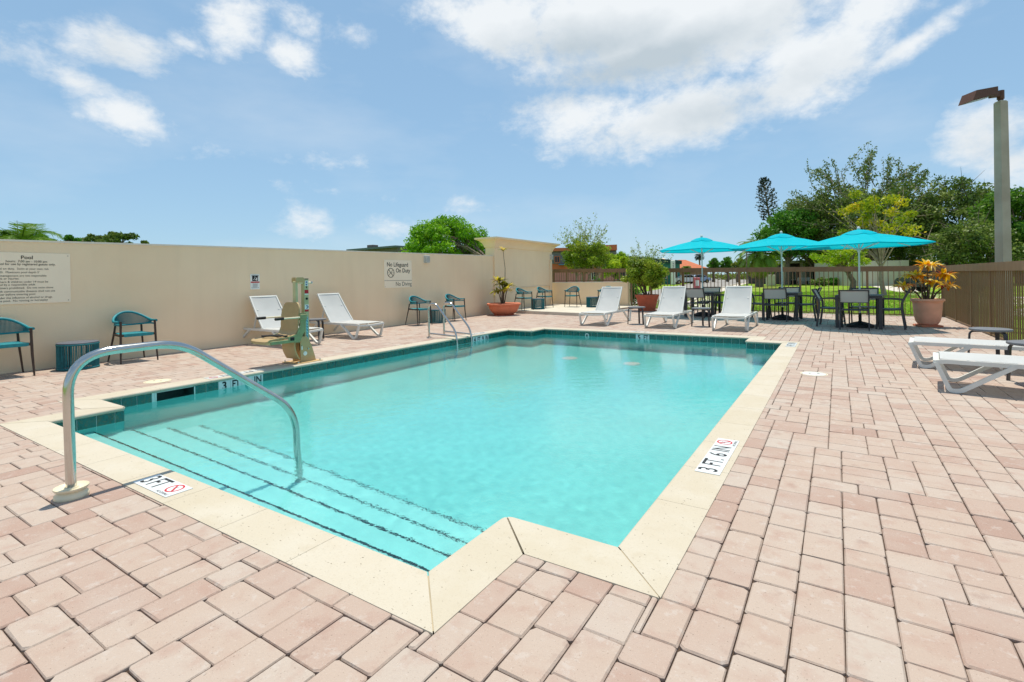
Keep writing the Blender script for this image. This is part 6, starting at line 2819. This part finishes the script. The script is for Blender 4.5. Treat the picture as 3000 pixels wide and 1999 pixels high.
GLASS = material('dark_window_glass', C(28, 34, 40), .08, var=.2, vscale=2)
WFR = material('white_window_frame', C(214, 208, 198), .6, var=.05)
def build_buildings():
    orange = material('orange_stucco', C(196, 104, 74), .85, var=.08, vscale=1)
    pink = material('pink_stucco', C(196, 128, 126), .85, var=.07, vscale=1)
    shingle = material('grey_shake_siding', C(122, 118, 116), .9, var=.3, vscale=1.5, streak=(1, 1, 6), bump=.02, bscale=8)
    blue = material('blue_awning', C(52, 110, 146), .7, var=.1)
    # orange and pink block
    d = 65
    t, w = frame_at('orange_pink_building', 'two-storey orange and pink building with grey shingle siding behind the low wall', 1540, 1812, d)
    k = d / FPX
    X = lambda px: (px - 1540) * k
    Z = lambda px, py: zat(px, py, d)
    slab(t, 'lower_wall', pink, 0, w, -.1, Z(1650, 790), 0, 10)
    slab(t, 'middle_wall', orange, 0, w, Z(1650, 790), Z(1650, 772), .05, 10)
    m = MB()
    zb, zt, zt2 = Z(1650, 772), Z(1630, 736), Z(1795, 734)
    m.add([(0, -.1, zb), (w, -.1, zb), (w, .4, zt2), (0, .4, zt), (0, 10, zb), (w, 10, zb), (w, 10, zt2), (0, 10, zt)],
          [(0, 1, 2, 3), (5, 4, 7, 6), (3, 2, 6, 7), (1, 5, 6, 2), (4, 0, 3, 7)])
    sh = m.build('shingle_siding', shingle, t)
    # shake rows, each a proud course
    zr = zb + .05
    j = 0
    while zr < zt - .15:
        r_ = MB()
        f = (zr - zb) / (zt - zb)
        r_.box((w / 2, -.13 + .5 * f, zr), (w + .02, .05, .16), bev=.01)
        r_.build('shingle_course', shingle, sh)
        zr += .24
        j += 1
    slab(t, 'parapet', orange, 0, X(1700), zt, Z(1620, 727), -.05, 10)
    m = MB()
    m.add([(X(1700), -.05, zt), (w, -.05, zt2), (w, -.05, Z(1800, 717)), (X(1745), -.05, Z(1745, 720)), (X(1745), -.05, Z(1745, 728)), (X(1700), -.05, Z(1700, 729)),
           (X(1700), 10, zt), (w, 10, zt2), (w, 10, Z(1800, 717)), (X(1745), 10, Z(1745, 720)), (X(1745), 10, Z(1745, 728)), (X(1700), 10, Z(1700, 729))],
          [(0, 1, 2, 3, 4, 5), (11, 10, 9, 8, 7, 6), (1, 7, 8, 2), (2, 8, 9, 3), (3, 9, 10, 4), (4, 10, 11, 5), (5, 11, 6, 0)])
    m.build('raised_parapet', orange, t)
    window(t, X(1636), (Z(1636, 752) + Z(1636, 769)) / 2, .55, .72, orange, GLASS, -.12)
    window(t, X(1776), Z(1776, 802), .62, .3, pink, GLASS, -.04)
    window(t, X(1742), Z(1742, 806), .5, 1.2, WFR, GLASS, -.04)
    window(t, X(1590), (Z(1636, 752) + Z(1636, 769)) / 2, .55, .72, orange, GLASS, -.12)
    a = MB()
    a.box((X(1652), -.35, Z(1652, 776)), (1.1, .7, .12), bev=.02)
    a.build('awning', blue, t)
    # green long building
    green = material('teal_green_wall', C(58, 120, 110), .8, var=.1, vscale=.8)
    dgreen = material('dark_green_roof', C(30, 66, 60), .7, var=.15)
    d = 80
    t, w = frame_at('green_building', 'long teal green building beyond the road behind the potted bush', 1808, 1996, d)
    k = d / FPX
    slab(t, 'wall', green, 0, w, -.1, 3.5, .1, 14)
    m = MB()
    za, zb = zat(1815, 747, d), zat(1995, 764, d)
    m.add([(-.2, -.3, za - .75), (w + .2, -.3, zb - .55), (w + .2, -.3, zb), (-.2, -.3, za), (-.2, 14, za - .75), (w + .2, 14, zb - .55), (w + .2, 14, zb), (-.2, 14, za)],
          [(0, 1, 2, 3), (5, 4, 7, 6), (3, 2, 6, 7), (0, 4, 5, 1), (1, 5, 6, 2), (4, 0, 3, 7)])
    m.build('roof_band', dgreen, t)
    for q in range(6):
        window(t, 1.0 + q * (w - 2) / 5, 1.6, .9, 1.2, WFR, GLASS)
    m = MB()
    m.add([((1967 - 1808) * k, 3, zb - .1), ((1998 - 1808) * k, 3, zb - .1), ((1998 - 1808) * k, 8, zb - .1), ((1967 - 1808) * k, 8, zb - .1), ((1976 - 1808) * k, 5.5, zb + .65)],
          [(3, 2, 1, 0), (0, 1, 4), (1, 2, 4), (2, 3, 4), (3, 0, 4)])
    m.build('roof_peak', MAT['wall'], t)
    # terracotta roofed house
    terr = material('terracotta_roof', C(186, 104, 66), .8, var=.12, vscale=2)
    d = 98
    t, w = frame_at('terracotta_house', 'low house with a wide terracotta roof beyond the road', 1990, 2085, d)
    k = d / FPX
    ze = zat(2040, 790, d)
    zr = zat(2035, 759, d)
    slab(t, 'wall', material('tan_house_wall', C(150, 120, 92), .85, var=.1), .4, w - .4, -.1, ze + .02, .4, 9)
    m = MB()
    m.add([(0, -.2, ze), (w, -.2, ze), (w, 9.5, ze), (0, 9.5, ze), (w * .25, 4.5, zr), (w * .48, 4.5, zr)], [(3, 2, 1, 0), (0, 1, 5, 4), (2, 3, 4, 5), (1, 2, 5), (3, 0, 4)])
    m.build('roof', terr, t)
    # grey roof behind the long wall
    gm = material('grey_metal_roof', C(96, 108, 112), .6, var=.15)
    gw = material('grey_plank_wall', C(112, 104, 100), .9, var=.3, vscale=3, streak=(6, 6, .6))
    d = 60
    t, w = frame_at('grey_roofed_building', 'grey roofed building showing over the wall left of the round tree', 1020, 1170, d, 56)
    zr0, zr1 = zat(1040, 731, 59.5), zat(1170, 720, 56)
    m = MB()
    m.add([(0, 0, -.1), (w, 0, -.1), (w, 0, zr1 - .2), (0, 0, zr0 - .25), (0, 8, -.1), (w, 8, -.1), (w, 8, zr1 - .2), (0, 8, zr0 - .25)],
          [(0, 1, 2, 3), (5, 4, 7, 6), (3, 2, 6, 7), (1, 5, 6, 2), (4, 0, 3, 7)])
    m.build('wall', gw, t)
    m = MB()
    m.add([(.5, -.5, zr0 - .22), (w + .1, -.5, zr1 - .2), (w + .1, -.5, zr1), (.5, -.5, zr0), (.5, 9, zr0 - .2), (w + .1, 9, zr1 - .2), (w + .1, 9, zr1 + .1), (.5, 9, zr0 + .1)],
          [(0, 1, 2, 3), (5, 4, 7, 6), (3, 2, 6, 7), (0, 4, 5, 1), (1, 5, 6, 2), (4, 0, 3, 7)])
    m.build('roof', gm, t)
    m = MB()
    m.box((1.2, 3, zr0 + .1), (1.0, .9, 1.1), bev=.03)
    m.build('roof_unit', gw, t)
    # shop front with pale wall on the right
    pale = material('pale_concrete_wall', C(196, 188, 174), .85, var=.06, vscale=.8)
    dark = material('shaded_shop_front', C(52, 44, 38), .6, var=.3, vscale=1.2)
    d = 50
    t, w = frame_at('pale_block_wall', 'pale concrete building wall behind the right umbrella table', 2532, 2665, d)
    k = d / FPX
    zt = zat(2590, 764, d)
    X = lambda px: (px - 2532) * k
    for (x0, x1, y0) in ((2532, 2568, 0), (2569, 2604, .03), (2605, 2640, 0), (2641, 2665, -.06)):
        slab(t, 'wall_panel', pale, X(x0), X(x1), -.1, zt, y0, 8)
    d = 66
    t, w = frame_at('shop_building', 'low shop building with dark windows shaded by trees', 2290, 2720, d)
    k = d / FPX
    X = lambda px: (px - 2290) * k
    zt = zat(2450, 770, d)
    slab(t, 'wall', dark, 0, w, -.1, zt, .3, 9)
    slab(t, 'roof', MAT['walk'], -.5, w + .5, zt, zt + .35, -.6, 9.5)
    for px in (2298, 2350, 2393, 2431, 2475, 2522):
        slab(t, 'column', pale, X(px), X(px + 9), -.1, zt, -.25, .25)
    for px in (2322, 2372, 2412, 2452, 2498):
        window(t, X(px), 1.35, 1.15, 1.6, WFR, GLASS, .24)
    # pylon sign
    p = spot(1975, 74)
    t = thing('pylon_sign', 'white rounded pylon sign standing beyond the road', 'sign', p, YAW)
    m = MB()
    zt = zat(1975, 762, 74)
    m.box((0, 0, zt / 2), (.62, .35, zt), bev=.14)
    m.build('panel', MAT['white_sign'], t)
    for q in range(4):
        g = MB()
        zz = zt - .55 - q * .34
        g.tube([(-.10, -.18, zz + .1), (.08, -.18, zz + .08), (-.06, -.18, zz - .04), (.1, -.18, zz - .08)], .03, 5)
        g.build('mark', MAT['black'], t)
    # bench
    p = spot(2361, 62)
    t = thing('white_bench', 'white slatted bench in front of the shop building', 'bench', p, YAW)
    for q in range(4):
        s = MB()
        s.box((0, .25, .45 + .11 * q), (1.5, .03, .08))
        s.build('back_slat', MAT['white_plastic'], t)
    for q in range(3):
        s = MB()
        s.box((0, -.12 + .13 * q, .42), (1.5, .10, .03))
        s.build('seat_slat', MAT['white_plastic'], t)
    for sx in (-.62, .62):
        s = MB()
        s.box((sx, .25, .42), (.06, .05, .84))
        s.box((sx, -.14, .205), (.06, .05, .41))
        s.build('leg', MAT['white_plastic'], t)
    # utility cabinet and waste container
    p = spot(2260, 58)
    t = thing('utility_cabinet', 'pale grey utility cabinet on the lawn behind the middle table', 'cabinet', p, YAW)
    s = MB()
    s.box((0, 0, .62), (.82, .6, 1.24), bev=.03)
    s.build('body', MAT['concrete'], t)
    s = MB()
    for sx in (-.2, .2):
        s.box((sx, -.305, .62), (.36, .02, 1.1), bev=.008)
    s.build('door', MAT['concrete'], t)
    p = spot(2284, 70)
    t = thing('green_dumpster', 'green waste container beside the pale utility cabinet', 'dumpster', p, YAW)
    s = MB()
    s.box((0, 0, .55), (1.1, .8, .9), bev=.04)
    s.build('body', material('green_container_paint', C(18, 92, 62), .5, var=.15), t)
    s = MB()
    s.box((0, 0, 1.03), (1.14, .84, .06), bev=.02)
    s.build('lid', MAT['rubber'], t)
    # short wooden post by the fence
    p = spot(2397, 16.45)
    wood = material('weathered_wood', C(142, 106, 74), .85, var=.25, vscale=4, streak=(8, 8, .7))
    t = thing('wooden_post', 'short round wooden post just behind the back fence', 'post', (p.x, p.y, 0))
    s = MB()
    s.tube([(0, 0, -.05), (0, 0, .58)], .072, 14)
    s.build('shaft', wood, t, smooth=50)
    s = MB()
    s.tube([(0.012, 0, .58), (0.012, 0, .592)], .066, 14)
    s.build('end_grain', wood, t, smooth=50)


build_buildings()


def car(label, px, d, rz, paint):
    p = spot(px, d)
    t = thing('parked_car', label, 'car', p, YAW + rz, 'cars parked beyond the road')
    prof = [(-2.1, .35), (-2.15, .7), (-1.95, .92), (-1.2, 1.0), (-.65, 1.42), (.75, 1.45), (1.45, 1.02), (2.1, .9), (2.15, .4)]
    b = MB()
    b.extrude([(x, -.82, z) for x, z in prof], (0, 1.64, 0))
    b.build('body', paint, t)
    g = MB()
    g.extrude([(x, -.83, z) for x, z in ((-1.0, 1.04), (-.6, 1.36), (.7, 1.39), (1.2, 1.05))], (0, 1.66, 0))
    g.build('side_window', GLASS, t)
    for x in (-1.35, 1.35):
        for y in (-.78, .78):
            w = MB()
            w.tube([(x, y - .1, .33), (x, y + .1, .33)], .33, 16)
            wh = w.build('wheel', MAT['rubber'], t, smooth=40)
            r_ = MB()
            s_ = -1 if y < 0 else 1
            r_.tube([(x, y + s_ * .1, .33), (x, y + s_ * .112, .33)], .2, 12)
            r_.build('rim', MAT['steel'], wh)
    for y in (-.6, .6):
        h = MB()
        h.box((-2.14, y, .72), (.04, .3, .12), bev=.01)
        h.build('headlight', MAT['white_plastic'], t)
    return t


car('white parked car beyond the road, left of the left umbrella pole', 2010, 80, .1, material('white_car_paint', C(216, 220, 226), .25, var=.02, coat=.5))
car('pale blue parked car right of the white one beyond the road', 2046, 88, .1, material('blue_car_paint', C(150, 172, 204), .25, var=.02, coat=.5))
car('white parked car far beyond the date palm', 2275, 105, .05, material('white_car_paint_two', C(222, 222, 220), .25, var=.02, coat=.5))
car('dark grey parked car beside the fence corner', 2762, 30, -1.1, material('grey_car_paint', C(60, 64, 70), .25, var=.02, coat=.5))
t = thing('red_roadside_box', 'small red and white box by the road behind the left umbrella pole', 'box', spot(2043, 46), YAW)
s = MB()
s.box((0, 0, .55), (.5, .45, 1.1), bev=.04)
s.build('body', material('red_box_paint', C(196, 96, 100), .5, var=.2), t)
s = MB()
s.box((0, -.23, .6), (.3, .02, .5), bev=.01)
s.build('front_panel', MAT['white_sign'], t)
p = spot(2190, 44)
t = thing('utility_pole', 'thin brown utility pole in front of the date palm', 'pole', p)
s = MB()
s.tube([(0, 0, 0), (.05, 0, 3.6)], .05, 8)
s.build('shaft', MAT['bark'], t, smooth=60)
p = spot(57, 24)
t = thing('bare_spear', 'thin bare spear leaf rising beside the palm over the wall', 'plant', p)
s = MB()
s.tube([(0.03, 0, 1.0), (0.03, 0, zat(60, 700, 24)), (-.06, 0, zat(53, 645, 24))], .02, 6, radii=[.035, .028, .006])
s.build('shaft', MAT['bark'], t, smooth=60)


# far hedges and house gardens that read as one low band on the horizon
r9 = np.random.default_rng(77)
az = r9.uniform(-1.35, .25, 260)
cen = np.stack([np.sin(az) * 165 + r9.normal(0, 4, 260), np.cos(az) * 165 + r9.normal(0, 4, 260), r9.uniform(.4, 1.3, 260)], 1)
V, Q, idx = leaf_quads(cen, np.full((260, 3), 1.0) * np.array([2.2, 2.2, .9]), 16000, .5, r9, .3)
tl = place('distant_hedgerow', fast_mesh('distant_hedgerow', V, Q, LEAF['olive'], np.clip(r9.normal(.45, .2, 16000), 0, 1)))
tag(tl, 'low green band of far hedges along the horizon beyond the lawn', 'hedge', kind='stuff')
